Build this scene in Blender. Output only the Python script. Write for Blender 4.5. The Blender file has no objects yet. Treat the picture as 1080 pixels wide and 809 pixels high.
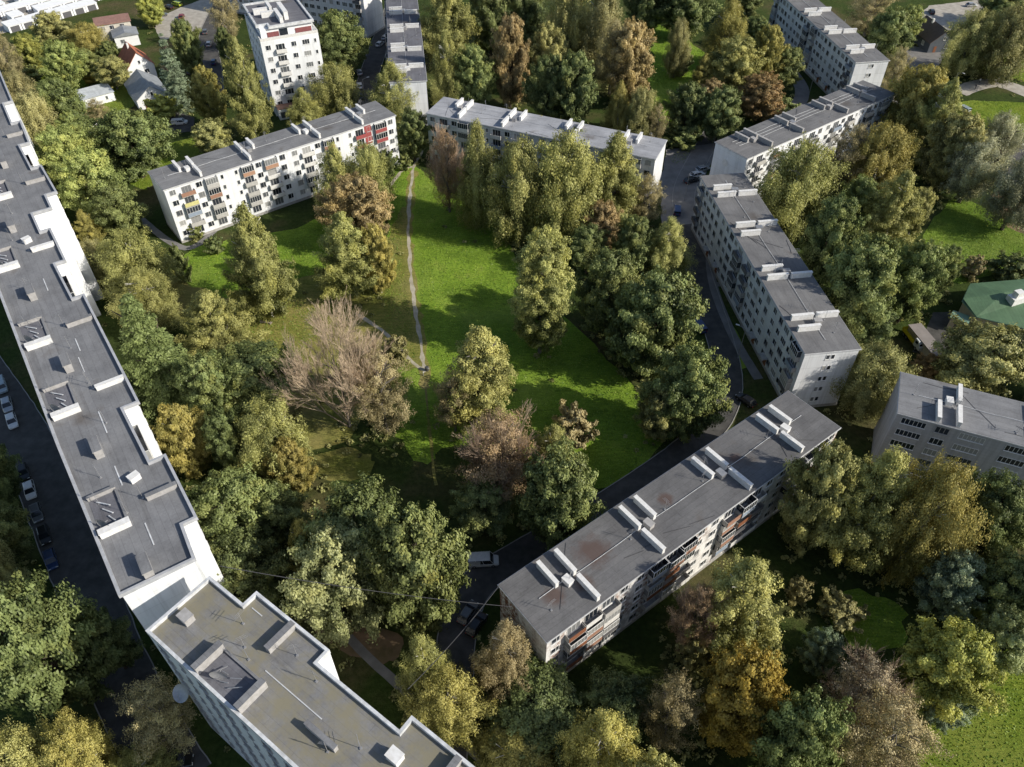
import bpy, math, random
import numpy as np
from mathutils import Vector, Matrix

random.seed(7)
scene = bpy.context.scene
COL = scene.collection
R = math.radians

# ------------------------------------------------------------------ camera
F_PX, PITCH, CAM_H, CX, CY = 825.42, R(44.683), 111.3, 540.0, 404.5
cam_d = bpy.data.cameras.new('camera')
cam = bpy.data.objects.new('camera', cam_d)
COL.objects.link(cam)
cam.location = (0, 0, CAM_H)
cam.rotation_euler = (math.pi / 2 - PITCH, 0, 0)
cam_d.sensor_fit = 'HORIZONTAL'
cam_d.sensor_width = 36.0
cam_d.lens = 36.0 * F_PX / 1080.0
cam_d.clip_start = 1.0
cam_d.clip_end = 6000
scene.camera = cam
SP, CP = math.sin(PITCH), math.cos(PITCH)


def ray(u, v):
    a, b_ = (u - CX) / F_PX, -(v - CY) / F_PX
    return (a, CP + b_ * SP, -SP + b_ * CP)


def gp(u, v, z=0.0):
    """point of the plane at height z that the survey photo shows at (u, v)"""
    d = ray(u, v)
    t = (z - CAM_H) / d[2]
    return Vector((d[0] * t, d[1] * t, z))


# ------------------------------------------------------------------ helpers
def link(o, parent=None):
    COL.objects.link(o)
    if parent is not None:
        o.parent = parent
    return o


def thing(name, label, cat, loc=(0, 0, 0), rz=0.0, group=None):
    o = bpy.data.objects.new(name, None)
    o.empty_display_size = 0.5
    link(o)
    o.location = loc
    o.rotation_euler = (0, 0, rz)
    o['label'] = label
    o['category'] = cat
    if group:
        o['group'] = group
    return o


def copy_tree(o, parent=None):
    c = o.copy()
    link(c)
    c.parent = parent
    for ch in list(o.children):
        copy_tree(ch, c)
    return c


class MB:
    def __init__(s):
        s.v, s.f = [], []

    def add(s, vs, fs):
        n = len(s.v)
        s.v += [tuple(p) for p in vs]
        s.f += [tuple(i + n for i in f) for f in fs]
        return s

    def box(s, x0, x1, y0, y1, z0, z1, M=None, skip=()):
        vs = [(x0, y0, z0), (x1, y0, z0), (x1, y1, z0), (x0, y1, z0),
              (x0, y0, z1), (x1, y0, z1), (x1, y1, z1), (x0, y1, z1)]
        if M is not None:
            vs = [M @ Vector(p) for p in vs]
        fs = {'b': (3, 2, 1, 0), 't': (4, 5, 6, 7), 'f': (0, 1, 5, 4), 'r': (1, 2, 6, 5), 'k': (2, 3, 7, 6), 'l': (3, 0, 4, 7)}
        return s.add(vs, [f for k, f in fs.items() if k not in skip])

    def tube(s, p, q, r0, r1=None, n=6, cap=True):
        r1 = r0 if r1 is None else r1
        p, q = Vector(p), Vector(q)
        d = (q - p).normalized()
        a = d.orthogonal().normalized()
        b = d.cross(a)
        vs = []
        for c, r in ((p, r0), (q, r1)):
            for i in range(n):
                t = 2 * math.pi * i / n
                vs.append(c + a * math.cos(t) * r + b * math.sin(t) * r)
        fs = [(i, (i + 1) % n, n + (i + 1) % n, n + i) for i in range(n)]
        if cap:
            fs += [tuple(range(n - 1, -1, -1)), tuple(range(n, 2 * n))]
        return s.add(vs, fs)

    def prism(s, pts, z0, z1, top=True, bottom=False):
        n = len(pts)
        vs = [(p[0], p[1], z0) for p in pts] + [(p[0], p[1], z1) for p in pts]
        fs = [(i, (i + 1) % n, n + (i + 1) % n, n + i) for i in range(n)]
        if top:
            fs.append(tuple(range(n, 2 * n)))
        if bottom:
            fs.append(tuple(range(n - 1, -1, -1)))
        return s.add(vs, fs)

    def mesh(s, name, mat):
        me = bpy.data.meshes.new(name)
        me.from_pydata(s.v, [], s.f)
        me.update()
        if mat:
            me.materials.append(mat)
        return me

    def build(s, name, mat, parent=None, loc=(0, 0, 0), rz=0.0):
        o = bpy.data.objects.new(name, s.mesh(name, mat))
        link(o, parent)
        o.location = loc
        o.rotation_euler = (0, 0, rz)
        return o


def put(name, me, parent, loc=(0, 0, 0), rz=0.0, mat=None):
    o = bpy.data.objects.new(name, me)
    link(o, parent)
    o.location = loc
    o.rotation_euler = (0, 0, rz)
    if mat:
        o.material_slots[0].link = 'OBJECT'
        o.material_slots[0].material = mat
    return o


def bevel(o, w=0.03, seg=1):
    m = o.modifiers.new('bevel', 'BEVEL')
    m.width = w
    m.segments = seg
    m.limit_method = 'ANGLE'


def inset(pts, d):
    out = []
    n = len(pts)
    for i in range(n):
        a, b_, c = Vector(pts[i - 1][:2]), Vector(pts[i][:2]), Vector(pts[(i + 1) % n][:2])
        e1, e2 = (b_ - a).normalized(), (c - b_).normalized()
        n1, n2 = Vector((-e1.y, e1.x)), Vector((-e2.y, e2.x))
        k = 1 + n1.dot(n2)
        out.append(b_ + (n1 + n2) * (d / max(k, 0.2)))
    return [(p.x, p.y) for p in out]


# ------------------------------------------------------------------ materials
def new_mat(name):
    m = bpy.data.materials.new(name)
    m.use_nodes = True
    nt = m.node_tree
    b_ = nt.nodes['Principled BSDF']
    return m, nt, b_


def node(nt, t, **kw):
    n = nt.nodes.new(t)
    for k, v in kw.items():
        if k.startswith('i_'):
            n.inputs[k[2:].replace('_', ' ')].default_value = v
        else:
            setattr(n, k, v)
    return n


def ramp(nt, fac, stops):
    r = nt.nodes.new('ShaderNodeValToRGB')
    cr = r.color_ramp
    while len(cr.elements) < len(stops):
        cr.elements.new(0.5)
    for e, (p, c) in zip(cr.elements, stops):
        e.position = p
        e.color = (*c, 1) if len(c) == 3 else c
    nt.links.new(fac, r.inputs[0])
    return r.outputs[0]


def mixc(nt, fac, a, b_, mode='MIX'):
    m = nt.nodes.new('ShaderNodeMix')
    m.data_type = 'RGBA'
    m.blend_type = mode
    for s, val in ((0, fac), (6, a), (7, b_)):
        if hasattr(val, 'is_linked'):
            nt.links.new(val, m.inputs[s])
        elif s == 0:
            m.inputs[0].default_value = val
        else:
            m.inputs[s].default_value = (*val, 1)
    return m.outputs[2]


def noise(nt, vec, scale, detail=4, rough=0.6):
    n = node(nt, 'ShaderNodeTexNoise')
    n.inputs['Scale'].default_value = scale
    n.inputs['Detail'].default_value = detail
    n.inputs['Roughness'].default_value = rough
    if vec is not None:
        nt.links.new(vec, n.inputs['Vector'])
    return n.outputs['Fac']


def objco(nt):
    return nt.nodes.new('ShaderNodeTexCoord').outputs['Object']


def simple(name, c1, c2=None, scale=3.0, rough=0.7, bump=0.0, metallic=0.0, spec=0.4, lo=0.35, hi=0.65):
    m, nt, b_ = new_mat(name)
    co = objco(nt)
    if c2 is None:
        c2 = tuple(x * 0.82 for x in c1)
    f = noise(nt, co, scale)
    nt.links.new(ramp(nt, f, [(lo, c2), (hi, c1)]), b_.inputs['Base Color'])
    b_.inputs['Roughness'].default_value = rough
    b_.inputs['Metallic'].default_value = metallic
    b_.inputs['Specular IOR Level'].default_value = spec
    if bump:
        bp = node(nt, 'ShaderNodeBump')
        bp.inputs['Strength'].default_value = bump
        bp.inputs['Distance'].default_value = 0.05
        nt.links.new(noise(nt, co, scale * 4), bp.inputs['Height'])
        nt.links.new(bp.outputs[0], b_.inputs['Normal'])
    return m


def panel_wall(name, c, seam=0.7, pw=3.1, ph=2.75, dirt=(0.55, 0.54, 0.52), creeper=False):
    """precast panels: seams, tone differences between panels, streaks running down"""
    m, nt, b_ = new_mat(name)
    co = objco(nt)
    sep = node(nt, 'ShaderNodeSeparateXYZ')
    nt.links.new(co, sep.inputs[0])
    ad = node(nt, 'ShaderNodeMath', operation='ADD')
    nt.links.new(sep.outputs[0], ad.inputs[0])
    nt.links.new(sep.outputs[1], ad.inputs[1])
    cmb = node(nt, 'ShaderNodeCombineXYZ')
    nt.links.new(ad.outputs[0], cmb.inputs[0])
    nt.links.new(sep.outputs[2], cmb.inputs[1])
    br = node(nt, 'ShaderNodeTexBrick', offset=0.0, squash=1.0)
    br.inputs['Scale'].default_value = 1.0
    br.inputs['Brick Width'].default_value = pw
    br.inputs['Row Height'].default_value = ph
    br.inputs['Mortar Size'].default_value = 0.035
    br.inputs['Color1'].default_value = (*c, 1)
    br.inputs['Color2'].default_value = (*[x * 0.93 for x in c], 1)
    br.inputs['Mortar'].default_value = (*[x * seam for x in c], 1)
    nt.links.new(cmb.outputs[0], br.inputs['Vector'])
    mp = node(nt, 'ShaderNodeMapping')
    mp.inputs['Scale'].default_value = (1.3, 1.3, 0.12)
    nt.links.new(co, mp.inputs[0])
    st = ramp(nt, noise(nt, mp.outputs[0], 1.0, 5), [(0.45, (1, 1, 1)), (0.75, dirt)])
    big = ramp(nt, noise(nt, co, 0.12, 3), [(0.35, (0.9, 0.9, 0.9)), (0.65, (1, 1, 1))])
    c1 = mixc(nt, 0.6, br.outputs['Color'], st, 'MULTIPLY')
    c1 = mixc(nt, 1.0, c1, big, 'MULTIPLY')
    if creeper:                         # russet creeper and rust runs over the panels
        mp2 = node(nt, 'ShaderNodeMapping')
        mp2.inputs['Scale'].default_value = (0.16, 0.16, 0.07)
        nt.links.new(co, mp2.inputs[0])
        lo_ = ramp(nt, noise(nt, mp2.outputs[0], 1.0, 3, 0.6), [(0.47, (0, 0, 0)), (0.58, (1, 1, 1))])
        hi_ = ramp(nt, noise(nt, co, 1.3, 6, 0.75), [(0.42, (0, 0, 0)), (0.55, (1, 1, 1))])
        c1 = mixc(nt, mixc(nt, 1.0, lo_, hi_, 'MULTIPLY'), c1, (0.20, 0.085, 0.045))
        dk_ = ramp(nt, noise(nt, co, 0.55, 6, 0.7), [(0.5, (1, 1, 1)), (0.66, (0.4, 0.39, 0.38))])
        c1 = mixc(nt, 0.8, c1, dk_, 'MULTIPLY')
    nt.links.new(c1, b_.inputs['Base Color'])
    b_.inputs['Roughness'].default_value = 0.85
    b_.inputs['Specular IOR Level'].default_value = 0.2
    return m


def roof_mat(name, c, moss=None, stain=(0.10, 0.085, 0.075), spots=()):
    """bitumen felt: sheet seams, patched strips, stains"""
    m, nt, b_ = new_mat(name)
    co = objco(nt)
    br = node(nt, 'ShaderNodeTexBrick', offset=0.5)
    br.inputs['Scale'].default_value = 1.0
    br.inputs['Brick Width'].default_value = 9.5
    br.inputs['Row Height'].default_value = 1.02
    br.inputs['Mortar Size'].default_value = 0.03
    br.inputs['Color1'].default_value = (*c, 1)
    br.inputs['Color2'].default_value = (*[x * 0.9 for x in c], 1)
    br.inputs['Mortar'].default_value = (*[x * 0.74 for x in c], 1)
    nt.links.new(co, br.inputs['Vector'])
    n1 = ramp(nt, noise(nt, co, 0.22, 6, 0.65), [(0.3, (0.72, 0.72, 0.73)), (0.55, (1, 1, 1)), (0.8, (1.15, 1.14, 1.12))])
    c1 = mixc(nt, 1.0, br.outputs['Color'], n1, 'MULTIPLY')
    n3 = ramp(nt, noise(nt, co, 3.0, 5, 0.7), [(0.3, (0.85, 0.85, 0.85)), (0.7, (1.1, 1.1, 1.1))])
    c1 = mixc(nt, 1.0, c1, n3, 'MULTIPLY')
    f = ramp(nt, noise(nt, co, 0.11, 3), [(0.62, (0, 0, 0)), (0.72, (0.7, 0.7, 0.7))])
    c2 = mixc(nt, f, c1, stain)
    b3 = node(nt, 'ShaderNodeTexBrick', offset=0.37)
    b3.inputs['Scale'].default_value = 1.0
    b3.inputs['Brick Width'].default_value = 6.1
    b3.inputs['Row Height'].default_value = 3.3
    b3.inputs['Mortar Size'].default_value = 0.0
    b3.inputs['Color1'].default_value = (1.12, 1.12, 1.12, 1)
    b3.inputs['Color2'].default_value = (0.86, 0.86, 0.87, 1)
    nt.links.new(co, b3.inputs['Vector'])
    c2 = mixc(nt, 0.4, c2, b3.outputs['Color'], 'MULTIPLY')
    mpr = node(nt, 'ShaderNodeMapping')
    mpr.inputs['Scale'].default_value = (0.15, 1.1, 1)
    nt.links.new(co, mpr.inputs[0])
    pd = ramp(nt, noise(nt, mpr.outputs[0], 0.8, 6, 0.7), [(0.55, (1, 1, 1)), (0.7, (0.74, 0.73, 0.72))])
    c2 = mixc(nt, 0.8, c2, pd, 'MULTIPLY')
    if moss:
        f2 = ramp(nt, noise(nt, co, 0.35, 5, 0.7), [(0.38, (0, 0, 0)), (0.62, (0.9, 0.9, 0.9))])
        c2 = mixc(nt, f2, c2, moss)
    for sx, sy, sr in spots:              # rusty puddle stains left on the felt
        vd = node(nt, 'ShaderNodeVectorMath', operation='DISTANCE')
        vd.inputs[1].default_value = (sx, sy, 15.0)
        nt.links.new(co, vd.inputs[0])
        ad = node(nt, 'ShaderNodeMath', operation='MULTIPLY_ADD')
        ad.inputs[1].default_value = sr * 1.6
        nt.links.new(noise(nt, co, 0.7, 6, 0.7), ad.inputs[0])
        nt.links.new(vd.outputs['Value'], ad.inputs[2])
        mr = node(nt, 'ShaderNodeMapRange')
        mr.inputs['From Min'].default_value = sr * 1.25
        mr.inputs['From Max'].default_value = sr * 1.9
        mr.inputs['To Min'].default_value = 0.8
        mr.inputs['To Max'].default_value = 0.0
        nt.links.new(ad.outputs[0], mr.inputs['Value'])
        c2 = mixc(nt, mr.outputs[0], c2, (0.105, 0.07, 0.06))
    nt.links.new(c2, b_.inputs['Base Color'])
    b_.inputs['Roughness'].default_value = 0.9
    b_.inputs['Specular IOR Level'].default_value = 0.2
    return m


def glass_mat():
    m, nt, b_ = new_mat('window_glass')
    oi = node(nt, 'ShaderNodeObjectInfo')
    c = ramp(nt, oi.outputs['Random'], [(0.0, (0.012, 0.016, 0.022)), (0.5, (0.035, 0.042, 0.055)), (0.75, (0.15, 0.16, 0.17)), (1.0, (0.4, 0.4, 0.39))])
    nt.links.new(c, b_.inputs['Base Color'])
    b_.inputs['Roughness'].default_value = 0.12
    b_.inputs['Specular IOR Level'].default_value = 0.6
    return m


def seamed(name, c, w, h, rough=0.6, seam=0.7):
    m, nt, b_ = new_mat(name)
    co = objco(nt)
    br = node(nt, 'ShaderNodeTexBrick', offset=0.5)
    br.inputs['Scale'].default_value = 1.0
    br.inputs['Brick Width'].default_value = w
    br.inputs['Row Height'].default_value = h
    br.inputs['Mortar Size'].default_value = 0.03
    br.inputs['Color1'].default_value = (*c, 1)
    br.inputs['Color2'].default_value = (*[x * 0.86 for x in c], 1)
    br.inputs['Mortar'].default_value = (*[x * seam for x in c], 1)
    nt.links.new(co, br.inputs['Vector'])
    n1 = ramp(nt, noise(nt, co, 0.5, 6, 0.7), [(0.3, (0.75, 0.75, 0.74)), (0.7, (1.1, 1.1, 1.1))])
    nt.links.new(mixc(nt, 1.0, br.outputs['Color'], n1, 'MULTIPLY'), b_.inputs['Base Color'])
    b_.inputs['Roughness'].default_value = rough
    return m


def ground_mat():
    m, nt, b_ = new_mat('ground_soil_and_grass')
    co = objco(nt)
    a = ramp(nt, noise(nt, co, 0.045, 6, 0.6), [(0.36, (0.035, 0.05, 0.016)), (0.5, (0.05, 0.075, 0.02)), (0.62, (0.09, 0.085, 0.04)), (0.74, (0.13, 0.10, 0.065))])
    d = ramp(nt, noise(nt, co, 1.1, 6, 0.7), [(0.3, (0.55, 0.6, 0.5)), (0.7, (1.35, 1.3, 1.2))])
    nt.links.new(mixc(nt, 1.0, a, d, 'MULTIPLY'), b_.inputs['Base Color'])
    b_.inputs['Roughness'].default_value = 1.0
    b_.inputs['Specular IOR Level'].default_value = 0.1
    bp = node(nt, 'ShaderNodeBump')
    bp.inputs['Strength'].default_value = 0.8
    bp.inputs['Distance'].default_value = 0.3
    nt.links.new(noise(nt, co, 2.2, 6, 0.7), bp.inputs['Height'])
    nt.links.new(bp.outputs[0], b_.inputs['Normal'])
    return m


def grass_mat(name, lo, hi, worn=(0.2, 0.16, 0.06), worn_at=0.72, s=0.09):
    m, nt, b_ = new_mat(name)
    co = objco(nt)
    a = ramp(nt, noise(nt, co, s, 6, 0.62), [(0.35, lo), (0.6, hi), (worn_at, worn)])
    mp = node(nt, 'ShaderNodeMapping')
    mp.inputs['Scale'].default_value = (0.35, 1.6, 1)
    mp.inputs['Rotation'].default_value = (0, 0, 0.35)
    nt.links.new(co, mp.inputs[0])
    d = ramp(nt, noise(nt, mp.outputs[0], 1.3, 6, 0.7), [(0.3, (0.6, 0.68, 0.6)), (0.7, (1.3, 1.22, 1.2))])
    c = mixc(nt, 1.0, a, d, 'MULTIPLY')
    e = ramp(nt, noise(nt, co, 3.5, 4, 0.7), [(0.3, (0.6, 0.66, 0.6)), (0.7, (1.3, 1.22, 1.15))])
    c = mixc(nt, 1.0, c, e, 'MULTIPLY')
    wv = ramp(nt, noise(nt, co, 0.035, 4, 0.6), [(0.50, (0, 0, 0)), (0.66, (0.75, 0.75, 0.75))])
    c = mixc(nt, wv, c, tuple(x * 0.5 + y * 0.5 for x, y in zip(hi, worn)))
    lf = ramp(nt, noise(nt, co, 5.5, 2, 0.5), [(0.665, (0, 0, 0)), (0.69, (0.8, 0.8, 0.8))])
    lm = ramp(nt, noise(nt, co, 0.10, 3, 0.6), [(0.45, (0, 0, 0)), (0.62, (1, 1, 1))])
    c = mixc(nt, mixc(nt, 1.0, lf, lm, 'MULTIPLY'), c, (0.30, 0.22, 0.07))
    nt.links.new(c, b_.inputs['Base Color'])
    b_.inputs['Roughness'].default_value = 1.0
    b_.inputs['Specular IOR Level'].default_value = 0.1
    bp = node(nt, 'ShaderNodeBump')
    bp.inputs['Strength'].default_value = 1.0
    bp.inputs['Distance'].default_value = 0.45
    nt.links.new(noise(nt, mp.outputs[0], 1.6, 8, 0.78), bp.inputs['Height'])
    nt.links.new(bp.outputs[0], b_.inputs['Normal'])
    return m


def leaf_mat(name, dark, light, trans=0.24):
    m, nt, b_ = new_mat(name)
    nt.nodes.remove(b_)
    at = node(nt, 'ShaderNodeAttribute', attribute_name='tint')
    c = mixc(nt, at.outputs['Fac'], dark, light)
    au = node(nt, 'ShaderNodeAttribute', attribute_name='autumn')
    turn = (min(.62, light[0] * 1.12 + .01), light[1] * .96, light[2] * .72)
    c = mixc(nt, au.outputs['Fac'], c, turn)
    oi = node(nt, 'ShaderNodeObjectInfo')
    hsv = node(nt, 'ShaderNodeHueSaturation')
    mr = node(nt, 'ShaderNodeMapRange')
    mr.inputs['To Min'].default_value = 0.499
    mr.inputs['To Max'].default_value = 0.514
    nt.links.new(oi.outputs['Random'], mr.inputs['Value'])
    nt.links.new(mr.outputs[0], hsv.inputs['Hue'])
    mr2 = node(nt, 'ShaderNodeMapRange')
    mr2.inputs['To Min'].default_value = 0.82
    mr2.inputs['To Max'].default_value = 1.15
    ml = node(nt, 'ShaderNodeMath', operation='FRACT')
    mm = node(nt, 'ShaderNodeMath', operation='MULTIPLY')
    mm.inputs[1].default_value = 7.31
    nt.links.new(oi.outputs['Random'], mm.inputs[0])
    nt.links.new(mm.outputs[0], ml.inputs[0])
    nt.links.new(ml.outputs[0], mr2.inputs['Value'])
    nt.links.new(mr2.outputs[0], hsv.inputs['Value'])
    nt.links.new(c, hsv.inputs['Color'])
    d = node(nt, 'ShaderNodeBsdfDiffuse')
    t = node(nt, 'ShaderNodeBsdfTranslucent')
    g = node(nt, 'ShaderNodeBsdfGlossy')
    g.inputs['Roughness'].default_value = 0.5
    g.inputs['Color'].default_value = (0.5, 0.5, 0.5, 1)
    mx = node(nt, 'ShaderNodeMixShader')
    mx.inputs[0].default_value = trans
    mx2 = node(nt, 'ShaderNodeMixShader')
    mx2.inputs[0].default_value = 0.04
    nt.links.new(hsv.outputs[0], d.inputs[0])
    nt.links.new(hsv.outputs[0], t.inputs[0])
    nt.links.new(d.outputs[0], mx.inputs[1])
    nt.links.new(t.outputs[0], mx.inputs[2])
    nt.links.new(mx.outputs[0], mx2.inputs[1])
    nt.links.new(g.outputs[0], mx2.inputs[2])
    nt.links.new(mx2.outputs[0], nt.nodes['Material Output'].inputs[0])
    return m


M = {}
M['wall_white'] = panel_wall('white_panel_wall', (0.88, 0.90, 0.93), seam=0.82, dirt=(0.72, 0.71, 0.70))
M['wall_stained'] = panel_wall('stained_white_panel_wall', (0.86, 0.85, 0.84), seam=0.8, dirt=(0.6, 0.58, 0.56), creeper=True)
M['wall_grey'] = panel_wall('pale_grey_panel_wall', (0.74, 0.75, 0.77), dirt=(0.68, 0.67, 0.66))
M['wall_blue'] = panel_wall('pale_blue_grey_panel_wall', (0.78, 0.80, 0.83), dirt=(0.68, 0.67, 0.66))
M['wall_drab'] = panel_wall('grey_brick_wall', (0.52, 0.51, 0.525), seam=0.85, pw=1.2, ph=0.7)
M['wall_end'] = panel_wall('white_end_wall', (0.88, 0.90, 0.93), seam=0.88, dirt=(0.75, 0.74, 0.73))
M['plaster'] = simple('white_plaster', (0.87, 0.885, 0.905), (0.80, 0.81, 0.825), 0.6, 0.85)
M['plaster_warm'] = simple('cream_plaster', (0.66, 0.62, 0.54), None, 0.6, 0.85)
M['trim'] = simple('pale_metal_trim', (0.62, 0.63, 0.65), None, 1.5, 0.5)
M['trim_white'] = simple('white_parapet_paint', (0.70, 0.72, 0.75), (0.46, 0.47, 0.48), 1.0, 0.7)
M['roof_grey'] = roof_mat('grey_bitumen_roof', (0.23, 0.232, 0.24))
M['roof_pale'] = roof_mat('pale_grey_bitumen_roof', (0.38, 0.39, 0.42))
M['roof_warm'] = roof_mat('weathered_grey_bitumen_roof', (0.197, 0.196, 0.2))
M['roof_stained'] = roof_mat('stained_grey_bitumen_roof', (0.163, 0.162, 0.167), spots=((14.0, 6.6, 3.0), (9.5, 3.6, 1.6), (43.5, 6.0, 1.2), (5.0, 4.5, 1.8), (29.0, 7.0, 1.3)))
M['roof_moss'] = roof_mat('mossy_bitumen_roof', (0.235, 0.235, 0.238), moss=(0.24, 0.22, 0.155))
M['roof_slate'] = roof_mat('slate_grey_bitumen_roof', (0.232, 0.236, 0.248))
M['roof_dark'] = roof_mat('dark_bitumen_roof', (0.17, 0.172, 0.195))
M['glass'] = glass_mat()
M['frame_white'] = simple('white_window_frame', (0.78, 0.78, 0.77), None, 2, 0.5)
M['frame_dull'] = simple('weathered_window_frame', (0.45, 0.44, 0.43), None, 2, 0.6)
M['concrete'] = simple('weathered_concrete', (0.45, 0.44, 0.42), (0.3, 0.29, 0.28), 1.3, 0.9, 0.2)
M['vent_white'] = simple('whitewashed_vent_brick', (0.80, 0.80, 0.80), (0.66, 0.65, 0.63), 1.8, 0.85)
M['vent_grey'] = simple('grey_vent_render', (0.42, 0.41, 0.41), (0.33, 0.32, 0.31), 1.8, 0.85)
M['steel'] = simple('galvanised_steel', (0.45, 0.45, 0.46), None, 4, 0.45, metallic=0.5)
M['dark_steel'] = simple('dark_steel', (0.08, 0.08, 0.085), None, 4, 0.5)
for n_, c_ in dict(bp_grey=(0.50, 0.49, 0.47), bp_white=(0.75, 0.74, 0.72), bp_red=(0.36, 0.085, 0.085), bp_brown=(0.25, 0.10, 0.05),
                   bp_rust=(0.36, 0.20, 0.14), bp_yellow=(0.66, 0.62, 0.28), bp_green=(0.05, 0.22, 0.14), bp_dark=(0.12, 0.12, 0.13),
                   bp_orange=(0.46, 0.27, 0.18), bp_blue=(0.30, 0.36, 0.45)).items():
    M[n_] = simple('balcony_panel_' + n_[3:], c_, None, 2.5, 0.7)
M['asphalt'] = simple('worn_asphalt', (0.10, 0.096, 0.092), (0.06, 0.058, 0.056), 0.5, 0.95, 0.2)
M['asphalt_pale'] = simple('faded_asphalt', (0.24, 0.23, 0.225), (0.17, 0.165, 0.16), 0.35, 0.95, 0.2)
M['gravel'] = simple('pale_gravel', (0.46, 0.43, 0.38), (0.33, 0.30, 0.26), 0.5, 1.0, 0.3)
M['dirt'] = simple('trodden_dirt', (0.50, 0.46, 0.37), (0.34, 0.31, 0.23), 0.6, 1.0, 0.3)
M['soil'] = simple('bare_soil', (0.24, 0.16, 0.10), (0.13, 0.10, 0.05), 0.3, 1.0, 0.3)
M['kerb'] = simple('kerb_concrete', (0.35, 0.34, 0.32), None, 2, 0.9)
M['ground'] = ground_mat()
M['meadow'] = grass_mat('lush_meadow_grass', (0.15, 0.25, 0.034), (0.27, 0.42, 0.055), worn=(0.38, 0.42, 0.11), worn_at=0.78)
M['dry_grass'] = grass_mat('dry_worn_grass', (0.20, 0.235, 0.05), (0.34, 0.31, 0.11), worn=(0.36, 0.29, 0.16))
M['lawn'] = grass_mat('yellow_green_lawn', (0.14, 0.22, 0.028), (0.25, 0.32, 0.05), worn=(0.24, 0.24, 0.06), worn_at=0.8)
M['lawn_right'] = grass_mat('bright_lawn', (0.11, 0.20, 0.03), (0.20, 0.31, 0.05), worn=(0.2, 0.22, 0.06), worn_at=0.8)
M['bark'] = simple('brown_bark', (0.10, 0.08, 0.06), (0.05, 0.04, 0.032), 5, 1.0, 0.5)
M['bark_grey'] = simple('grey_bark', (0.22, 0.20, 0.18), (0.13, 0.12, 0.11), 5, 1.0, 0.5)
M['bark_birch'] = simple('birch_bark', (0.62, 0.60, 0.56), (0.12, 0.11, 0.10), 3, 0.9, 0.2, lo=0.38, hi=0.5)
M['twig_pale'] = simple('pale_dry_twigs', (0.56, 0.44, 0.31), (0.35, 0.27, 0.19), 2, 1.0)
M['twig_grey'] = simple('grey_bare_twigs', (0.44, 0.40, 0.38), (0.29, 0.26, 0.245), 2, 1.0)
M['twig_pink'] = simple('pinkish_twigs', (0.46, 0.34, 0.25), (0.3, 0.22, 0.16), 2, 1.0)
M['soilwood'] = simple('weathered_wood', (0.5, 0.43, 0.36), (0.32, 0.27, 0.22), 4, 0.9)

LEAF = dict(
    birch=((0.056, 0.070, 0.014), (0.180, 0.186, 0.056)),
    birchyellow=((0.078, 0.082, 0.014), (0.235, 0.212, 0.050)),
    pale=((0.085, 0.090, 0.035), (0.235, 0.225, 0.105)),
    straw=((0.075, 0.062, 0.034), (0.185, 0.152, 0.088)),
    pinkgrey=((0.075, 0.062, 0.055), (0.165, 0.138, 0.122)),
    palegreen=((0.062, 0.085, 0.034), (0.165, 0.190, 0.092)),
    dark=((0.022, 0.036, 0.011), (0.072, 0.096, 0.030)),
    green=((0.034, 0.052, 0.013), (0.088, 0.114, 0.034)),
    bright=((0.046, 0.070, 0.014), (0.116, 0.146, 0.038)),
    olive=((0.048, 0.058, 0.018), (0.150, 0.152, 0.056)),
    brown=((0.066, 0.060, 0.032), (0.170, 0.148, 0.088)),
    orange=((0.080, 0.062, 0.032), (0.20, 0.150, 0.080)),
    yellow=((0.16, 0.11, 0.010), (0.30, 0.212, 0.020)),
    yellowgreen=((0.060, 0.082, 0.010), (0.155, 0.175, 0.028)),
    rust=((0.05, 0.045, 0.018), (0.15, 0.090, 0.042)),
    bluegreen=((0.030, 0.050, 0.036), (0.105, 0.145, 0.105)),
    silver=((0.080, 0.092, 0.066), (0.235, 0.245, 0.19)),
    pink=((0.11, 0.075, 0.048), (0.24, 0.170, 0.118)),
)
def lift(c, k, ds=0.13):
    l_ = 0.3 * c[0] + 0.6 * c[1] + 0.1 * c[2]
    v = [(x * (1 - ds) + l_ * ds) * k * w_ for x, w_ in zip(c, (1.07, 1.0, 0.80))]
    s_ = min(1.0, 0.60 / max(v))
    return tuple(x * s_ for x in v)


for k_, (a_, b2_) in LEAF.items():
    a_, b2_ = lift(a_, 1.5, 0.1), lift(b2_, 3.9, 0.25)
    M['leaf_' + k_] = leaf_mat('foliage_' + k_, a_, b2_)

# ------------------------------------------------------------------ building components
def frame_mesh(name, w, h, mull, t=0.07, dep=0.07):
    """frame in the XZ plane, centred, facing -y; mull = x positions of mullions"""
    b = MB()
    x, z = w / 2, h / 2
    b.box(-x, x, -dep, 0, z - t, z).box(-x, x, -dep, 0, -z, -z + t)
    b.box(-x, -x + t, -dep, 0, -z + t, z - t).box(x - t, x, -dep, 0, -z + t, z - t)
    for m_ in mull:
        b.box(m_ - t / 2, m_ + t / 2, -dep + 0.01, 0, -z + t, z - t)
    b.box(-x - 0.06, x + 0.06, -dep - 0.1, 0, -z - 0.06, -z - 0.003)
    return b.mesh(name, M['frame_white'])


def pane_mesh(name, w, h, t=0.07):
    b = MB()
    x, z = w / 2 - t + 0.01, h / 2 - t + 0.01
    b.add([(-x, -0.03, -z), (x, -0.03, -z), (x, -0.03, z), (-x, -0.03, z)], [(0, 1, 2, 3)])
    return b.mesh(name, M['glass'])


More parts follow.
